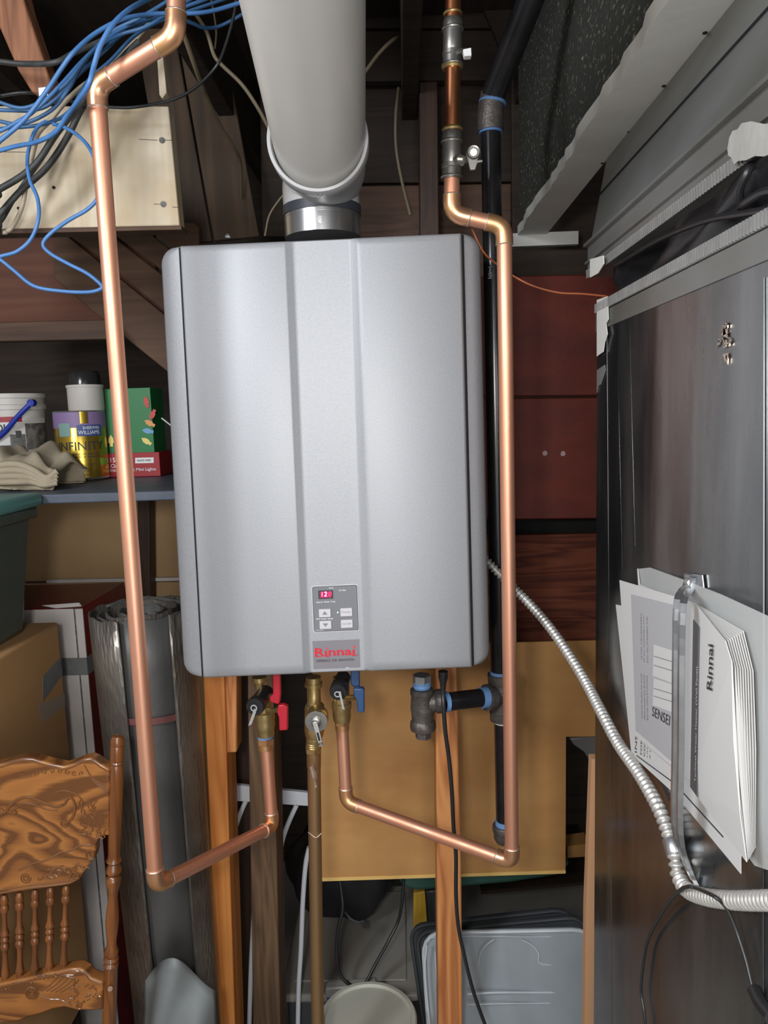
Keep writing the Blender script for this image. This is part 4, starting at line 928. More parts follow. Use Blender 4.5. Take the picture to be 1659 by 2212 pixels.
# booklet with many pages
bk = thing('manual_booklet', 'thick white manual with a dark grey stripe, right of the metal strap', 'manual', fp(1540, 1860, .012))
cover = [(1500, 1302, .020), (1566, 1384, .032), (1580, 1430, .034), (1584, 1600, .034), (1598, 1760, .030), (1612, 1862, .026), (1490, 1700, .018)]
cov = obj('cover', MB().prism([fp(*p) for p in cover], (.0008, 0, 0)), MT['paper'], bk, flat=True)
for k in range(9):
    q = k/8; o_ = .003*k
    pg = [(1500+2*q, 1303, .018-o_*.3), (1567+38*q, 1385-22*q, .030-o_*.8), (1582+44*q, 1440+10*q, .031-o_*.8), (1586+46*q, 1620, .031-o_*.8), (1613+18*q, 1862-30*q, .024-o_*.6), (1490, 1700, .016-o_*.3)]
    obj('page', MB().prism([fp(*p) for p in pg], (.0006, 0, 0)), MT['paper'], bk, flat=True)
obj('cover_stripe', MB().prism([fp(x, y, o_+.0012) for x, y, o_ in ((1497, 1338, .0195), (1512, 1356, .022), (1506, 1722, .020), (1491, 1700, .018))], (.0004, 0, 0)), MT['cover_grey'], cov, flat=True)
ftext('Rinnai', 1537, 1492, 3, -100, -9, -3, .0105, 'dark_ink', cov, .030, True, .02)
ftext('Tankless Water Heater (Wall Panel)', 1504, 1690, 4, -250, -8, -3, .005, 'white_ink', cov, .0232, True, .0)
# strap
st = thing('metal_strap', 'bent zinc strap screwed to the duct, holding the papers', 'strap', fp(1500, 1893, .002))
sec = [(1486, 1238, .003), (1482, 1262, .005), (1464, 1292, .036), (1460, 1400, .038), (1459, 1600, .038), (1458, 1776, .036), (1478, 1850, .010), (1496, 1893, .002)]
sp_ = spline([fp(*p) for p in sec], 4)
mb = MB(); prof = ((0, 0), (-.0035, .002), (-.0035, .006), (0, .008), (0, .014), (-.0035, .016), (-.0035, .020), (0, .022))
rows = []
for p in sp_:
    rows.append([mb.bm.verts.new(V((p.x+a, p.y-b, p.z))) for a, b in prof])
for i in range(len(rows)-1):
    for j in range(len(prof)-1): mb.face([rows[i][j], rows[i][j+1], rows[i+1][j+1], rows[i+1][j]])
obj('bent_strip', mb, MT['steel'], st, solid=.0014, flat=True)
obj('foot', MB().prism([fp(x, y, .003) for x, y in ((1478, 1238), (1516, 1242), (1519, 1270), (1505, 1275), (1478, 1268))], (.0012, 0, 0)), MT['steel'], st)
obj('screw', MB().lathe([(.006, 0), (.006, .003), (.003, .005)], fp(1492, 1259, .003), fp(1492, 1259, .02), 8), MT['chrome'], st)
obj('screw', MB().lathe([(.005, 0), (.005, .003), (.003, .005)], fp(1484, 1862, .002), fp(1484, 1862, .02), 8), MT['chrome'], st)
# corrugated conduit
cdt = thing('metal_conduit', 'corrugated flexible metal conduit curving from behind the heater over the duct', 'conduit', fp(1458, 1850, .01))
cp_ = [P(1034, 1193, 1.29), P(1052, 1212, 1.285), P(1082, 1243, 1.275), P(1115, 1275, 1.255), P(1160, 1322, 1.215), P(1200, 1372, 1.165), P(1240, 1432, 1.105), P(1270, 1482, 1.055)] + \
      [fp(x, y, o_) for x, y, o_ in ((1300, 1540, .020), (1335, 1605, .016), (1380, 1670, .014), (1420, 1740, .012), (1444, 1800, .0105), (1458, 1850, .0105), (1465, 1890, .0105), (1484, 1922, .0105), (1525, 1938, .0105), (1590, 1945, .0105), (1659, 1945, .0105), (1730, 1945, .0105))]
path = spline(cp_, 10)
# resample evenly for ribs
ln = [0]
for i in range(1, len(path)): ln.append(ln[-1]+(path[i]-path[i-1]).length)
N = int(ln[-1]/.0012); rs = []; j = 0
for i in range(N):
    t = ln[-1]*i/(N-1)
    while j < len(ln)-2 and ln[j+1] < t: j += 1
    f_ = (t-ln[j])/max(1e-9, ln[j+1]-ln[j]); rs.append(path[j].lerp(path[j+1], f_))
rad = [.0066+.0016*math.cos(2*math.pi*i*.0012/.0078) for i in range(N)]
obj('corrugated_tube', MB().tube(rs, rad, 14), MT['conduit'], cdt, ang=80)
c0 = fp(1455, 1825, .0105)
obj('clip', MB().lathe([(.0092, 0), (.0098, .001), (.0098, .015), (.0092, .016)], fp(1451, 1812, .0105), fp(1457, 1838, .0105), 16), MT['steel'], cdt)
obj('clip_foot', MB().prism([fp(x, y, .012) for x, y in ((1456, 1800), (1470, 1793), (1474, 1802), (1472, 1814), (1458, 1820))], (.002, 0, 0)), MT['steel'], cdt)
obj('clip_screw', MB().lathe([(.005, 0), (.005, .002), (.002, .004)], fp(1464, 1800, .012), fp(1464, 1800, .02), 8), MT['chrome'], cdt)
# thin black cord at lower right
def fcable(name, label, pts, r, mat='cable_black', sm=6):
    return tag(obj(name, MB().tube([fp(*p) for p in pts], r, 8, sm=sm), MT[mat], ang=80), label, 'cord')
fcable('electric_cord', 'thin black cord looped over the conduit and hanging down the left part of the duct', [(1500, 1917, .021), (1488, 1915, .024), (1470, 1922, .023), (1448, 1945, .012), (1425, 1980, .008), (1400, 2030, .006), (1390, 2080, .006), (1385, 2140, .006), (1392, 2190, .006), (1397, 2260, .006)], .0018)
fcable('electric_cord', 'thin black cord hanging near the lower right corner of the frame', [(1500, 1917, .021), (1540, 1935, .024), (1568, 1960, .014), (1590, 2010, .008), (1610, 2070, .006), (1625, 2130, .006), (1640, 2180, .006), (1670, 2230, .006)], .0016)
fcable('wall_plug', 'black plug lump on the cord at the lower right corner', [(1630, 2140, .008), (1645, 2170, .010), (1668, 2200, .010)], .006, 'black_plastic')
# brown strip beside duct
tag(obj('cardboard_strip', MB().slab([(1278, 1640), (1300, 1640), (1300, 2600), (1258, 2600), (1266, 1960)], 1.22, .02), MT['kraft']), 'upright brown strip just left of the duct, beside the dark gap', 'board')
tag(obj('grey_rag', MB().slab([(1230, 1595), (1296, 1590), (1296, 1660), (1278, 1650), (1262, 1625), (1240, 1610)], 1.557, .015), MT['grey_bag'], bevel=.003, subsurf=0), 'crumpled grey plastic at the upper corner of the dark gap', 'plastic scrap')
tag(obj('wood_block', MB().slab([(1226, 1828), (1272, 1822), (1272, 1850), (1226, 1853)], 1.75, .05), MT['mdf']), 'small tan wood block seen deep in the dark gap', 'block')

# ================================================================== LEFT SIDE: SHELF AND ITS THINGS
zS = P(200, 1062, 1.55).z
sh = tag(obj('wall_shelf', MB().box(-1.5, -.36, 1.52, 2.10, zS-.02, zS), MT['shelf'], bevel=.003), 'slate grey shelf on the left carrying the bucket, gold can and lights box', 'shelf')
def onshelf(px, py): return PZ(px, py, zS)
# gold can
def canx(px0, px1, ytop, ybot, d):
    cx = (px0+px1)/2; b = P(cx, ybot, d); t = P(cx, ytop, d); return b, t, (px1-px0)/2*d/F*1.0
dC = 1.90
b0, t0, r0 = canx(130, 236, 888, 1036, dC); b0.z = zS+.001
h0 = t0.z-b0.z
can = thing('paint_can', 'gold paint can with purple and navy label on the shelf', 'can', b0)
obj('can_body', MB().lathe([(r0*.97, 0), (r0, .002), (r0, h0-.004), (r0*.97, h0)], b0, b0+up, 40), MT['gold'], can)
obj('can_rim', MB().torus(b0+up*(h0-.002), up, r0*.96, .003, 40, 6), MT['steel'], can)
obj('can_rim', MB().torus(b0+up*.004, up, r0*.99, .003, 40, 6), MT['steel'], can)
def wrap(parent, base, r, a0, a1, z0, z1, mat, name='label_patch', n=12, off=.0006):
    """cylindrical patch, angle 0 faces camera, positive right"""
    va = math.atan2(-base.x, base.y)*.9; a0 += va; a1 += va
    mb = MB().grid(lambda u, v: (base.x+(r+off)*math.sin(a0+(a1-a0)*u), base.y-(r+off)*math.cos(a0+(a1-a0)*u), base.z+z0+(z1-z0)*v), n, 1)
    return obj(name, mb, MT[mat], parent)
def wraptext(s, parent, base, r, a0, a1, z0, h, mat, off=.0012, bold=0):
    va = math.atan2(-base.x, base.y)*.9; a0 += va; a1 += va
    w_ = r*(a1-a0); o = text(s, V(parent['_w']), (1, 0, 0), (0, 0, 1), MT[mat], parent, width=w_, height=h, bold=bold, extrude=0)
    for v in o.data.vertices:
        a = a0+v.co.x/r; z = v.co.z
        v.co = V((base.x+(r+off)*math.sin(a), base.y-(r+off)*math.cos(a), base.z+z0+z))-V(parent['_w'])
    return o
wrap(can, b0, r0, -1.5, 1.5, h0*.76, h0*.985, 'purple')
wrap(can, b0, r0, .05, .35, h0*.82, h0*.99, 'gold', off=.0012)
wrap(can, b0, r0, -.85, -.35, h0*.64, h0*.83, 'sage', off=.0012)
wrap(can, b0, r0, -.1, .9, h0*.64, h0*.80, 'navy', off=.0012)
wraptext('SHERWIN', can, b0, r0, .12, .78, h0*.735, h0*.045, 'white_ink', .0018)
wraptext('WILLIAMS', can, b0, r0, -.05, .78, h0*.665, h0*.055, 'white_ink', .0018)
wraptext('INFINITY', can, b0, r0, -.95, .95, h0*.44, h0*.12, 'dark_ink', .0012)
wraptext('EXTERIOR ACRYLIC', can, b0, r0, -.35, .7, h0*.37, h0*.025, 'dark_ink', .0012)
wraptext('LATEX PAINT', can, b0, r0, -.3, .7, h0*.33, h0*.025, 'dark_ink', .0012)
wraptext('SATIN - 1 QT', can, b0, r0, -.4, .5, h0*.22, h0*.022, 'dark_ink', .0012)
wraptext('extra white', can, b0, r0, -.25, .25, h0*.07, h0*.03, 'dark_ink', .0012)
wrap(can, b0, r0, .72, 1.15, h0*.21, h0*.31, 'lime', off=.0012)
# tub on the can
bb, tt, rr0 = canx(149, 226, 832, 886, dC); bb.z = b0.z+h0+.0005; hh = tt.z-bb.z
tub = thing('plastic_tub', 'white tub with dark cap standing on the gold can', 'tub', bb)
obj('tub_body', MB().lathe([(rr0*.92, 0), (rr0*.96, .003), (rr0*.96, hh*.9), (rr0, hh*.9), (rr0, hh)], bb, bb+up, 32), MT['jar_white'], tub)
ct2 = P(187, 800, dC).z-bb.z-hh
obj('tub_cap', MB().lathe([(rr0*.86, 0), (rr0*.84, ct2*.7), (rr0*.7, ct2*.95), (rr0*.3, ct2)], bb+up*hh, bb+up*2, 28), MT['jar_dark'], tub)
# light box
xl, xr, dB = P(236, 1000, 1.92).x, P(345, 1000, 1.92).x, 1.92
zt_ = P(290, 838, dB).z; zm = P(290, 978, dB).z
lb = thing('light_box', 'green and red carton of mini string lights on the shelf behind the copper pipe', 'carton', ((xl+xr)/2, dB, zS))
obj('carton', MB().box(xl+.002, xr-.012, dB+.002, dB+.10, zS+.001, zt_), MT['green_box'], lb, bevel=.001)
obj('red_sleeve', MB().box(xl, xr, dB, dB+.104, zS+.001, zm), MT['box_bright_red'], lb, bevel=.001)
bx = lambda px, py, o_=.001: P(px, py, dB-o_)
X_, Z_ = (1, 0, 0), (0, 0, 1)
text('150', bx(239, 999), X_, Z_, MT['white_ink'], lb, height=.012, width=.022, bold=.01)
text('Clear', bx(239.5, 1011), X_, Z_, MT['white_ink'], lb, height=.010, width=.030, bold=.01)
text('Incandescent Mini Lights', bx(239.5, 1021), X_, Z_, MT['white_ink'], lb, height=.010, width=(xr-xl)*.9, bold=.01)
obj('white_tag', MB().prism([bx(292, 989), bx(332, 988), bx(332, 1000), bx(292, 1001)], (0, .0005, 0)), MT['white_ink'], lb)
text('WHITE WIRE', bx(296, 997, .002), X_, Z_, MT['dark_ink'], lb, width=.036, height=.005)
for (cx, cy, an, mt) in ((335, 896, -60, 'bulb_red'), (329, 914, 30, 'bulb_orange'), (325, 931, 12, 'bulb_blue'), (322, 953, 35, 'bulb_yellow'), (246, 952, 90, 'bulb_yellow'), (322, 868, 80, 'bulb_red')):
    c = bx(cx-6, cy, .0003); an = math.radians(-an); u = V((math.cos(an), 0, math.sin(an))); v = V((-math.sin(an), 0, math.cos(an)))
    L = .015; pts = [c-u*L, c-u*L*.4+v*.006, c+u*L*.3+v*.007, c+u*L*.5+v*.004, c+u*L+v*.004, c+u*L-v*.004, c+u*L*.5-v*.004, c+u*L*.3-v*.007, c-u*L*.4-v*.006]
    obj('printed_bulb', MB().prism(pts, (0, .0005, 0)), MT[mt], lb)
obj('loose_wire', MB().cyl(P(349, 903, 1.93), P(378, 926, 1.93), .0018, 6), MT['white_ink'], lb)
# bucket
bk0 = P(35, 1040, 1.94); bk0.z = zS+.001; tk = P(35, 852, 1.94); hk = tk.z-bk0.z; rk = 76*1.94/F
bu = thing('plastic_bucket', 'white plastic bucket with blue handle and red-banded label on the shelf', 'bucket', bk0)
obj('bucket_body', MB().lathe([(rk*.86, 0), (rk*.9, hk*.3), (rk*.95, hk*.82), (rk*1.0, hk*.82), (rk*1.0, hk*.87), (rk*.96, hk*.88), (rk*.96, hk*.95), (rk*1.01, hk*.95), (rk*1.01, hk)], bk0, bk0+up, 40), MT['bucket'], bu)
rl = rk*.955
wrap(bu, bk0, rl, -1.9, 1.2, hk*.30, hk*.72, 'label_white')
wrap(bu, bk0, rl, -1.9, .35, hk*.68, hk*.74, 'label_red', off=.0012)
wrap(bu, bk0, rl, .42, 1.2, hk*.36, hk*.66, 'label_grey', off=.0012)
wrap(bu, bk0, rl, -.4, .0, hk*.31, hk*.42, 'label_dark', off=.0012)
wrap(bu, bk0, rl, .0, .4, hk*.31, hk*.54, 'label_grey', off=.0013)
wrap(bu, bk0, rl, .15, .3, hk*.5, hk*.58, 'label_dark', off=.0014)
wraptext('CONTROL', bu, bk0, rl, -1.3, -.02, hk*.57, hk*.09, 'dark_ink', .0016, .02)
hp0 = bk0+V((rk*.48, -rk*.93, hk*.86))
pv = P(68, 870, 1.94-rk*.98)
bh_ = obj('handle', MB().tube([pv, P(40, 898, 1.94-rk*1.02), P(5, 938, 1.94-rk*1.05), P(-30, 962, 1.94-rk*1.05)], .0065, 10, sm=4), MT['blue_bail'], bu)
obj('handle_pivot', MB().cyl(pv+V((0, -.006, 0)), pv+V((0, .01, 0)), .009, 12), MT['blue_bail'], bh_)
# cloth
def cloth(u, v):
    a = u*math.pi; x0 = P(-60, 1000, 1.66).x; x1 = P(132, 1000, 1.66).x; x = x0+(x1-x0)*u
    hgt = .082*(1-(max(0, u-.72)/.28)**2*.45)
    ang = v*math.pi*1.35-.25
    y = 1.70-.10*math.cos(ang)*(1-.1*math.sin(u*9)); z = zS+.004+hgt*max(0, math.sin(ang/1.15+.1))*(1+.09*math.sin(u*17+v*5))+.006*math.sin(u*31+v*9)*math.sin(v*3.1)
    z += .008*math.sin(v*21+u*4)*(1 if v < .6 else .3)
    return (x+.006*math.sin(v*13), y+.006*math.sin(v*24+u*11), max(zS+.003, z))
dc = tag(obj('drop_cloth', MB().grid(cloth, 48, 48), MT['cloth'], solid=.003, ang=80), 'folded beige drop cloth on the shelf in front of the white bucket', 'cloth'); dc['_w'] = tuple(dc.location)
mb = MB(); 
for k in range(4):
    mb.tube([P(-40, 1010+k*11, 1.600-k*.004), P(30, 1002+k*13, 1.592-k*.004), P(70, 1014+k*9, 1.595), P(100-k*2, 1032+k*5, 1.59), P(123, 1018+k*8, 1.60)], .0075, 8, sm=6)
obj('hem', mb, MT['cloth'], dc, ang=80)

# ================================================================== LEFT SIDE: BOXES
s = 1.2
zc = EYE-.367*s-.0; xc = PX(128, 1345, 0).x if False else P(126, 1343, 1.56).x; zc = P(126, 1343, 1.56).z
cbx = thing('cardboard_box', 'large brown cardboard box at the left edge, under the teal-lidded tote', 'cardboard box', (xc-.3, 1.4, .35))
obj('box_body', MB().box(xc-.60, xc, 1.20, 1.56, .35, zc), MT['cardboard'], cbx, bevel=.006, seg=3)
obj('tape_strip', MB().prism([V((xc+.0008, y, z)) for y, z in ((1.47, P(126, 1450, 1.5).z), (1.555, P(130, 1420, 1.55).z), (1.555, P(130, 1458, 1.55).z), (1.50, P(126, 1490, 1.5).z), (1.46, P(110, 1500, 1.5).z))], (.0006, 0, 0)), MT['duct_tape'], cbx)
obj('clear_tape', MB().prism([V((xc+.0008, y, z)) for y, z in ((1.44, P(110, 1520, 1.45).z), (1.555, P(130, 1500, 1.55).z), (1.555, P(130, 1528, 1.55).z), (1.45, P(110, 1560, 1.45).z))], (.0004, 0, 0)), MT['clear_tape'], cbx)
tag(obj('storage_crate', MB().box(xc-.58, xc-.02, 1.22, 1.54, 0, .349), MT['beam_dark'], bevel=.004), 'dark crate on the floor beneath the large cardboard box', 'crate')
dW = 1.66; zw = P(60, 1316, dW).z; xw = P(186, 1400, dW).x
wbx = thing('white_carton', 'tall white and dark red carton bound with grey tape, behind the cardboard box', 'carton', (xw-.2, dW+.13, 0))
obj('carton_body', MB().box(xw-.42, xw, dW, dW+.26, 0, zw), MT['box_red'], wbx, bevel=.003)
obj('front_face', MB().box(xw-.42, P(167, 1400, dW).x, dW-.004, dW, 0, zw-.001), MT['box_white'], wbx, bevel=.001)
obj('front_face', MB().box(P(171, 1400, dW).x, xw+.001, dW-.005, dW, 0, zw-.001), MT['box_white'], wbx, bevel=.001)
obj('fold_line', MB().box(P(166, 1400, dW).x, P(172, 1400, dW).x, dW-.002, dW, 0, zw-.001), MT['label_grey'], wbx)
obj('tape_band', MB().box(xw-.42, xw+.002, dW-.0065, dW+.03, P(150, 1457, dW).z, P(150, 1420, dW).z), MT['duct_tape'], wbx)
obj('top_flap', MB().slab([(90, 1308), (170, 1302), (176, 1310), (120, 1314)], dW+.002, .004), MT['box_white'], wbx) 
# tote with teal lid
dT = 1.30; zt0 = zc+.001
tt_ = thing('storage_tote', 'dark grey tote with a teal lid at the left edge, on the cardboard box', 'tote', (P(-60, 1300, dT).x, dT+.1, zt0))
xa, xb = P(72, 1130, 1.50).x, P(50, 1330, 1.48).x; zl = P(60, 1122, dT).z
lo_ = [(xb-.40, 1.29, zt0), (xb, 1.29, zt0), (xb, 1.48, zt0), (xb-.40, 1.48, zt0)]
hi_ = [(xa-.44, 1.27, zl), (xa, 1.27, zl), (xa, 1.50, zl), (xa-.44, 1.50, zl)]
obj('tote_body', MB().hexa(lo_, hi_), MT['tote'], tt_, bevel=.012, seg=3)
zl2 = P(60, 1088, dT).z
obj('tote_lid', MB().box(xa-.46, xa+.020, 1.255, 1.515, zl, zl2), MT['teal'], tt_, bevel=.012, seg=4)
obj('tote_rim', MB().box(xa-.45, xa+.008, 1.262, 1.508, zl-.022, zl), MT['tote'], tt_, bevel=.004)
obj('foot_band', MB().box(xb-.40, xb+.006, 1.283, 1.30, zt0, zt0+.022), MT['bucket'], tt_, bevel=.004)

# ================================================================== FOIL ROLL
def spiral_roll():
    t = thing('insulation_roll', 'upright roll of silver bubble foil insulation behind the left copper pipe', 'insulation roll', (P(315, 1310, 1.36).x, 1.36, .0))
    cx, cy = P(308, 1310, 1.350).x, 1.350; zt = P(265, 1342, 1.262).z
    def lean(x, z): return x + (zt-z)*.012
    def surf(a0, a1, r0, r1, n, mat, name, z0=.0, dz=0, th=.004, ctr=(cx, cy)):
        def fn(u, v):
            a = a0+(a1-a0)*u; r = r0+(r1-r0)*u; z = zt+dz*u-(zt-z0)*v
            r *= 1-.16*(zt-z); return (lean(ctr[0]+r*math.cos(a), z), ctr[1]+r*math.sin(a), z+ (.002*math.sin(u*40) if v == 0 else 0))
        return obj(name, MB().grid(fn, n, 14), MT[mat], t, solid=th, ang=80)
    D = math.radians
    surf(D(-97), D(-290), .094, .092, 50, 'foil', 'outer_wrap')
    surf(D(-290), D(-402), .092, .090, 30, 'foil', 'outer_wrap')
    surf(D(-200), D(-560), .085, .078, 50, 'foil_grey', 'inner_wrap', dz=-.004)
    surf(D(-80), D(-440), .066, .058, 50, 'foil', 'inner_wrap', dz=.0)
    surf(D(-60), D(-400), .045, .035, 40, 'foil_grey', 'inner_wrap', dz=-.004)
    def red(u, v):
        a = D(-110)+D(90)*u; r = .087; z = P(380, 1548, 1.28).z+.012*(v-.5); return (lean(cx+r*math.cos(a), z), cy+r*math.sin(a), z-.008*u)
    obj('red_strip', MB().grid(red, 12, 1), MT['strip_red'], t)
    obj('foot_sheet', MB().grid(sheetfn, 24, 14), MT['pale_sheet'], t, solid=.003, ang=80)
def sheetfn(u, v):
    yy = 2118-30*math.sin(math.pi*u)-22*math.sin(5*u)+v*330
    return P(314+150*u+v*10*(2*u-1), yy, 1.235-.035*math.sin(math.pi*u)-.03*v+.010*math.sin(u*11+v*7))
spiral_roll()

# ================================================================== CHAIR
ch = thing('wooden_chair', 'golden oak pressed-back chair with carved crest and turned spindles at lower left', 'chair', (P(60, 2212, 1.12).x, 1.12, .45))
dch = 1.12
top = [(-190, 1648), (-160, 1640), (-120, 1652), (-80, 1660), (-50, 1655), (-20, 1650), (0, 1650), (28, 1642), (50, 1637), (70, 1638), (90, 1644), (115, 1651), (138, 1655), (160, 1648), (178, 1640), (194, 1637), (205, 1641), (220, 1652), (236, 1661)]
bot = [(236, 1806), (222, 1806), (212, 1814), (206, 1826), (206, 1840), (202, 1856), (190, 1872), (180, 1886), (172, 1900), (150, 1912), (110, 1918), (60, 1924), (0, 1934), (-100, 1945), (-190, 1940)]
crest = obj('crest_rail', MB().slab(top+bot, dch, .022), MT['oak_crest'], ch, bevel=.003)
low_t = [(-190, 2140), (-60, 2140), (0, 2126), (30, 2120), (60, 2113), (90, 2106), (120, 2100), (150, 2093), (172, 2092), (186, 2100), (196, 2112), (222, 2122)]
low_b = [(222, 2182), (165, 2183), (140, 2176), (115, 2180), (90, 2190), (60, 2198), (40, 2206), (0, 2210), (-60, 2222), (-190, 2230)]
lower = obj('lower_rail', MB().slab(low_t+low_b, dch, .022), MT['oak_crest'], ch, bevel=.003)
def carve(pts, r=.0018, sm=5, parent=crest, off=.0002):
    obj('carving', MB().tube([P(x, y, dch-off) for x, y in pts], r, 6, sm=sm), MT['oak_dark'], parent if pts[0][1] < 2050 else lower)
def spiral(cx, cy, r, turns, a0=0, sg=1):
    n = int(turns*8); return [(cx+r*(1-k/n*.85)*math.cos(a0+sg*k*math.pi/4), cy+r*(1-k/n*.85)*math.sin(a0+sg*k*math.pi/4)) for k in range(n+1)]
carve([(x, y+7) for x, y in top[5:]], .0013)
carve([(x, y-5) for x, y in bot[8:14]], .0016); carve([(x, y-11) for x, y in bot[9:14]], .0011)
carve([(0, 1758), (14, 1752), (20, 1742), (36, 1728), (60, 1722), (90, 1732), (120, 1742), (136, 1738)], .0028)
carve([(20, 1752), (34, 1746), (48, 1737), (70, 1737), (100, 1748), (124, 1750)], .0014)
carve(spiral(30, 1751, 7, 1.2, 0), .0018); carve(spiral(4, 1753, 8, 1.2, 2), .0018)
carve([(138, 1738), (150, 1722), (160, 1732), (162, 1750), (155, 1768), (142, 1778)], .0024)
carve(spiral(138, 1778, 9, 1.4, 0), .0018)
carve([(120, 1712), (140, 1708), (165, 1716), (178, 1732), (175, 1755)], .0014)
for k in range(6): carve([(182+k*3, 1652+k*6), (196+k*4, 1676+k*5), (214+k*3, 1690+k*4), (233, 1696+k*5)], .0011)
carve(spiral(196, 1845, 12, 1.6, 1), .0018); carve(spiral(162, 1892, 11, 1.6, 2), .0018); carve(spiral(55, 1896, 12, 2, 0), .0013)
carve(spiral(200, 1848, 6, 1.1, 1), .0012)
carve([(40, 1880), (70, 1866), (100, 1858), (130, 1842), (150, 1838), (175, 1826), (198, 1825)], .0016)
carve([(90, 1896), (110, 1886), (125, 1872), (140, 1880), (152, 1894)], .0014)
random.seed(5)
for k in range(26):
    x = random.uniform(176, 230); y = random.uniform(1720, 1800)
    carve([(x, y), (x+random.uniform(-8, 8), y+random.uniform(4, 9)), (x+random.uniform(-10, 10), y+random.uniform(9, 15))], .0012, 3)
for k in range(30):
    x = random.uniform(80, 185); y = 1900-(x-80)*.28+random.uniform(-16, 6)
    carve([(x, y), (x+random.uniform(3, 8), y+random.uniform(-7, 7)), (x+random.uniform(7, 13), y+random.uniform(-6, 6))], .0010, 3)
for k in range(9): carve(spiral(48+k*16, 1668+3*math.sin(k), 6, 1, k), .0009, 3)
carve([(x, y+6) for x, y in low_t[2:]], .0012)
carve(spiral(68, 2144, 15, 2.4, 0), .0020); carve(spiral(172, 2172, 8, 1.6, 1), .0014); carve([(84, 2150), (108, 2158), (132, 2160), (160, 2176)], .0010)
for k in range(5): carve([(90+k*10, 2140+k), (110+k*11, 2126+k), (130+k*10, 2108+k*2), (160, 2106+k*6)], .0011)
for k in range(24):
    x = random.uniform(150, 216); y = random.uniform(2125, 2165)
    carve([(x, y), (x+random.uniform(-8, 8), y+random.uniform(2, 6)), (x+random.uniform(-8, 8), y+random.uniform(5, 11))], .0010, 3)
for k in range(14): carve(spiral(4+k*9, 2134-k*2.2, 5, 1, k), .0010, 3)
# post
def turned(pa, pb, prof, name, mat='oak_turn', seg=18, scale=1.0):
    L = (pb-pa).length
    return obj(name, MB().lathe([(r*scale, t*L) for r, t in prof], pa, pb, seg), MT[mat], ch)
PR = [(.3, 0), (.85, .004), (1, .012), (1.02, .022), (1.05, .024), (1.05, .03), (.98, .032), (.98, .055), (1.02, .058), (1.02, .061), (.95, .064), (.95, .068), (1.02, .072), (1.03, .10), (1.0, .2), (.95, .29),
      (.98, .300), (1.12, .304), (1.12, .310), (.8, .315), (1.10, .322), (1.12, .330), (.8, .338), (.85, .343), (1.14, .350), (1.14, .358), (1.0, .366), (.85, .375), (.72, .39), (.75, .41), (.92, .45), (.95, .47), (.85, .50), (.75, .52), (.80, .53), (1.1, .545), (1.1, .555), (.95, .560), (1.12, .566), (1.12, .574), (1.0, .58), (1.02, .62), (1.05, .70), (1, 1)]
pa, pb = P(254, 1587, dch+.011), P(214, 2990, dch+.011)
pr_ = R(28, dch, 1750)
PM = [(.3, 0), (.8, .002), (.98, .008), (1.0, .016), (.92, .0175), (.99, .02), (1.0, .042), (.9, .044), (1.0, .047), (.9, .050), (1.0, .054), (1.04, .08), (1.0, .15), (.92, .205), (.95, .212), (1.12, .217), (.8, .222), (1.05, .229), (1.12, .236), (.82, .243), (1.08, .248), (1.1, .254), (.95, .264), (.80, .275), (.78, .285), (.95, .31), (.98, .325), (.9, .345), (.78, .362), (.82, .37), (1.08, .380), (.98, .386), (.9, .389), (1.12, .394), (.85, .399), (1.1, .404), (1.02, .41), (1.04, .5), (1, 1.2)]
LP = (pb-pa).length
turned(pa, pb, [((1+(a-1)*1.35 if a > .5 else a)*pr_*1.05, b/LP) for a, b in PM], 'post')
pa2, pb2 = P(-205, 1587, dch+.011), P(-190, 2990, dch+.011)
turned(pa2, pb2, [((1+(a-1)*1.35 if a > .5 else a)*pr_*1.05, b/LP) for a, b in PM], 'post')
SPN = [(.55, 0), (.8, .02), (1, .05), (1.05, .08), (.8, .11), (1.1, .14), (1.1, .17), (.75, .20), (.6, .22), (.62, .3), (.72, .38), (1.0, .41), (1.15, .44), (.7, .465), (1.1, .49), (1.1, .51), (.7, .535), (1.1, .56), (1.15, .59), (.8, .62), (.66, .66), (.7, .75), (.85, .83), (1.05, .87), (1.1, .89), (.8, .92), (.9, .95), (.55, 1)]
for (xt_, yt_, xb_, yb_) in ((143, 1912, 137, 2100), (109, 1916, 106, 2106), (76, 1921, 75, 2112), (42, 1927, 43, 2118), (9, 1933, 12, 2124), (-25, 1938, -22, 2128), (-58, 1940, -54, 2132), (-92, 1943, -88, 2138), (-126, 1943, -122, 2140), (-158, 1942, -154, 2142)):
    turned(P(xt_, yt_, dch+.011), P(xb_, yb_, dch+.011), [(a*R(17, dch, 2000), b) for a, b in SPN], 'spindle', seg=12)
obj('screw_cap', MB().cyl(P(238, 2136, dch-.006), P(238, 2136, dch+.0), .004, 10), MT['oak_dark'], ch)
zseat = .45
obj('seat', MB().box(P(-215, 2212, dch).x, P(235, 2212, dch).x, dch-.38, dch+.04, zseat-.03, zseat), MT['oak'], ch, bevel=.01)
for x in (P(-200, 2212, dch).x, P(215, 2212, dch).x):
    for y in (dch-.34, dch+.01):
        obj('leg', MB().lathe([(.014, 0), (.02, .1), (.015, .25), (.02, .42)], (x, y, 0), (x, y, 1), 12), MT['oak_turn'], ch)

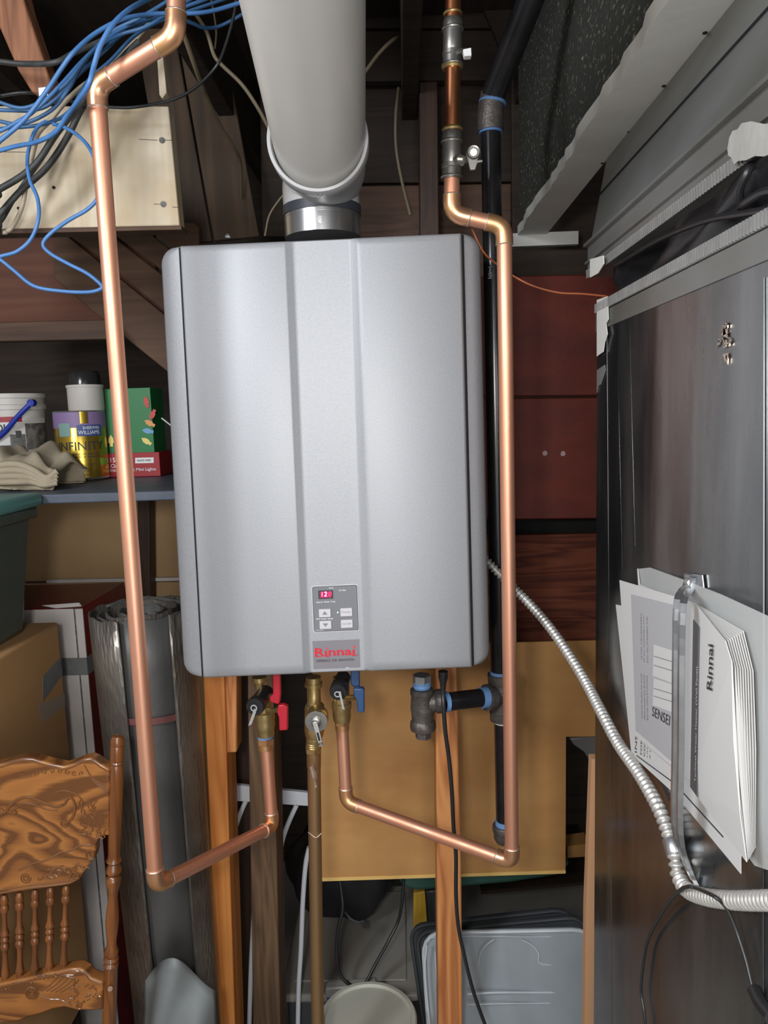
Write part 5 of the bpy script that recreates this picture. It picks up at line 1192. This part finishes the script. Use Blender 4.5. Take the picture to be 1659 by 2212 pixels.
# ================================================================== BELOW / BEHIND THE HARDBOARD
wr = thing('metal_rack', 'white enamel rack frame with bent legs behind the studs', 'rack', P(600, 2212, 1.78))
obj('top_bar', MB().slab([(509, 1696), (665, 1713), (668, 1742), (509, 1731)], 1.585, .012), MT['white_metal'], wr, bevel=.002)
for pts in ([(532, 1728), (520, 1755), (508, 1790), (502, 1830)], [(641, 1738), (624, 1775), (610, 1815), (604, 1860), (602, 1940), (603, 2040)], [(668, 1830), (660, 1870), (654, 1950), (650, 2050), (645, 2140), (642, 2300)], [(556, 1800), (552, 1900), (547, 2000), (542, 2100), (536, 2300)]):
    obj('leg', MB().tube([P(x, y, 1.60) for x, y in pts], R(10.5, 1.6, 1900), 10, sm=5), MT['white_metal'], wr)
# big clear-lidded bin
zL = P(700, 2150, 1.62).z
binr = thing('storage_bin', 'translucent lidded storage bin with blue latch behind the drain pipe', 'storage bin', (P(760, 2150, 1.8).x, 1.85, 0))
xl_, xr_ = P(604, 2150, 1.62).x, P(905, 2140, 1.62).x
obj('bin_body', MB().box(xl_+.012, xr_-.012, 1.635, 2.02, 0.0, zL-.022), MT['bin_dark'], binr, bevel=.015, seg=3)
obj('bin_lid', MB().box(xl_, xr_, 1.62, 2.04, zL-.022, zL), MT['clear_lid'], binr, bevel=.008, seg=3)
obj('lid_panel', MB().box(xl_+.03, xr_-.03, 1.66, 2.0, zL, zL+.006), MT['clear_lid'], binr, bevel=.004)
obj('latch', MB().slab([(706, 2150), (810, 2140), (813, 2178), (706, 2185)], 1.600, .02), MT['latch_blue'], binr, bevel=.004)
obj('latch_cover', MB().slab([(703, 2136), (812, 2126), (814, 2146), (703, 2158)], 1.597, .025), MT['clear_lid'], binr, bevel=.004)
# black bag on the bin, cord loop
def bagf(u, v):
    th, ph = u*2*math.pi, (v-.5)*math.pi
    c = P(745, 1950, 1.88); r = 1+.08*math.sin(3*th+2*ph)+.05*math.sin(7*th-3*ph)
    return (c.x+.15*r*math.cos(th)*math.cos(ph), c.y+.09*r*math.sin(th)*math.cos(ph), zL+.012+.155+.14*r*math.sin(ph))
tag(obj('black_bag', MB().grid(bagf, 36, 18, True), MT['bag_black'], ang=80), 'slumped black bag sitting on the translucent bin lid', 'bag')
cable('cord_loop', 'black cord hanging in a deep loop below the hardboard', 'cord', [(733, 1895, 1.66), (738, 1930, 1.65), (740, 1965, 1.64), (730, 2010, 1.63), (727, 2060, 1.62), (733, 2100, 1.61), (748, 2122, 1.60), (768, 2131, 1.60), (790, 2122, 1.60), (810, 2085, 1.62), (838, 2035, 1.64), (860, 1990, 1.66), (868, 1950, 1.66), (872, 1900, 1.67)], 8, 'cable_black', dd=1.6)
cable('grey_strap', 'short dusty grey strap dangling on the black bag', 'strap', [(745, 1970, 1.74), (758, 1985, 1.73), (775, 1992, 1.73), (785, 1990, 1.73), (788, 2005, 1.73)], 7, 'cable_grey', dd=1.73)
# pail
zP = P(795, 2212, 1.43).z+.005
pc = P(794, 2212, 1.43); pc.z = 0; rP = R(214, 1.43, 2212)
pl = thing('round_pail', 'round off-white lidded pail at the bottom edge in front of the blue latch', 'pail', (pc.x, 1.43+rP*.0, 0))
pb_ = V((pc.x, 1.44, 0))
obj('pail_body', MB().lathe([(rP*.85, 0), (rP*.95, zP-.02)], pb_, pb_+up, 36), MT['pail'], pl)
obj('pail_lid', MB().lathe([(rP*.96, 0), (rP, .002), (rP, .016), (rP*.97, .02), (rP*.90, .02), (rP*.87, .014), (.001, .014)], pb_+up*(zP-.018), pb_+up*2, 48), MT['pail'], pl)
# leaning lids / tray on the right
def rrpx(x0, y0, x1, y1, x2, y2, x3, y3, r, d, n=5):
    """rounded quad from TL TR BR BL px corners at depths d (4 values)"""
    c = [P(x0, y0, d[0]), P(x1, y1, d[1]), P(x2, y2, d[2]), P(x3, y3, d[3])]; out = []
    for i in range(4):
        a, b, e_ = c[i-1], c[i], c[(i+1) % 4]; u = (a-b).normalized()*r; v = (e_-b).normalized()*r
        for k in range(n+1):
            t = k/n; out.append((b+u)*(1-t)**2+b*2*t*(1-t)+(b+v)*t*t)
    return out
def ring_tube(pts, r, seg=8): return MB().tube(pts+[pts[0], pts[1]], r, seg)
def lid(name, label, cat, q, d, mat, rim, rr_=.04, th=.012, dy=.0):
    t = thing(name, label, cat, P((q[4]+q[6])/2, q[5], d[2]))
    pts = rrpx(*q, rr_, d); obj('panel', MB().prism(pts, (0, th, 0)), MT[mat], t, bevel=.003)
    obj('rim', ring_tube([p-V((0, .003, 0)) for p in pts], .0045), MT[rim], t); return t
lid('plastic_cover', 'charcoal tote lid leaning hindmost in the stack at lower right', 'lid', (884, 2000, 1232, 1962, 1300, 2420, 950, 2440), (1.64, 1.60, 1.50, 1.53), 'lid_dark', 'lid_dark')
lid('plastic_cover', 'charcoal tote lid leaning directly behind the milky tray', 'lid', (898, 2012, 1262, 1978, 1300, 2420, 960, 2440), (1.60, 1.56, 1.46, 1.49), 'lid_dark', 'lid_dark')
tr = lid('plastic_tray', 'milky translucent tray with moulded ribs leaning foremost at lower right', 'tray', (912, 2014, 1285, 2006, 1300, 2440, 940, 2440), (1.555, 1.52, 1.42, 1.45), 'lid_clear', 'lid_line', .05, .01)
def trp(pts, r=.0022):
    def dep(y): return 1.535-(y-2010)/430*.1-.006
    obj('rib', MB().tube([P(x, y, dep(y)) for x, y in pts], r, 6, sm=4), MT['lid_line'], tr)
trp([(930, 2026), (1000, 2022), (1130, 2024), (1262, 2022)], .0012)
trp([(1128, 2030), (1150, 2042), (1164, 2060), (1172, 2083), (1262, 2083)], .0016)
trp([(1034, 2083), (1038, 2060), (1050, 2042), (1066, 2030)], .0010)
trp([(1010, 2147), (1080, 2144), (1180, 2144), (1262, 2142)], .0025)
trp([(1010, 2170), (1100, 2168), (1262, 2166)], .0014)
trp([(922, 2040), (918, 2100), (928, 2212)], .002); trp([(940, 2055), (944, 2130), (950, 2212)], .0015)
# green tote hanging above, yellow stick
gz = P(1000, 1915, 1.70)
gt_ = thing('green_tote', 'green tote bottom peeking out below the hardboard edge', 'tote', P(1000, 1920, 1.72))
obj('tote_body', MB().slab([(850, 1880), (1235, 1866), (1205, 1893), (1100, 1909), (900, 1926), (868, 1916)], 1.68, .3), MT['green_tote'], gt_, bevel=.01, seg=3)
tag(obj('tote_shelf', MB().slab([(1040, 1925), (1300, 1902), (1300, 1908), (1040, 1932)], 2.02, .3), MT['beam_dark']), 'dark board deep under the green tote', 'board')
tag(obj('yellow_bar', MB().slab([(893, 1930), (918, 1926), (925, 2020), (935, 2150), (905, 2150), (893, 2010)], 1.74, .02), MT['yellow'], bevel=.003), 'yellow plastic bar standing left of the tan stud, behind the lids', 'bar')
tag(obj('grey_post', MB().slab([(918, 1926), (945, 1924), (955, 2200), (925, 2200)], 1.78, .02), MT['bin_dark'], bevel=.003), 'grey upright plastic strip beside the yellow bar', 'strip')

for o in bpy.data.objects:
    if '_w' in o: del o['_w']
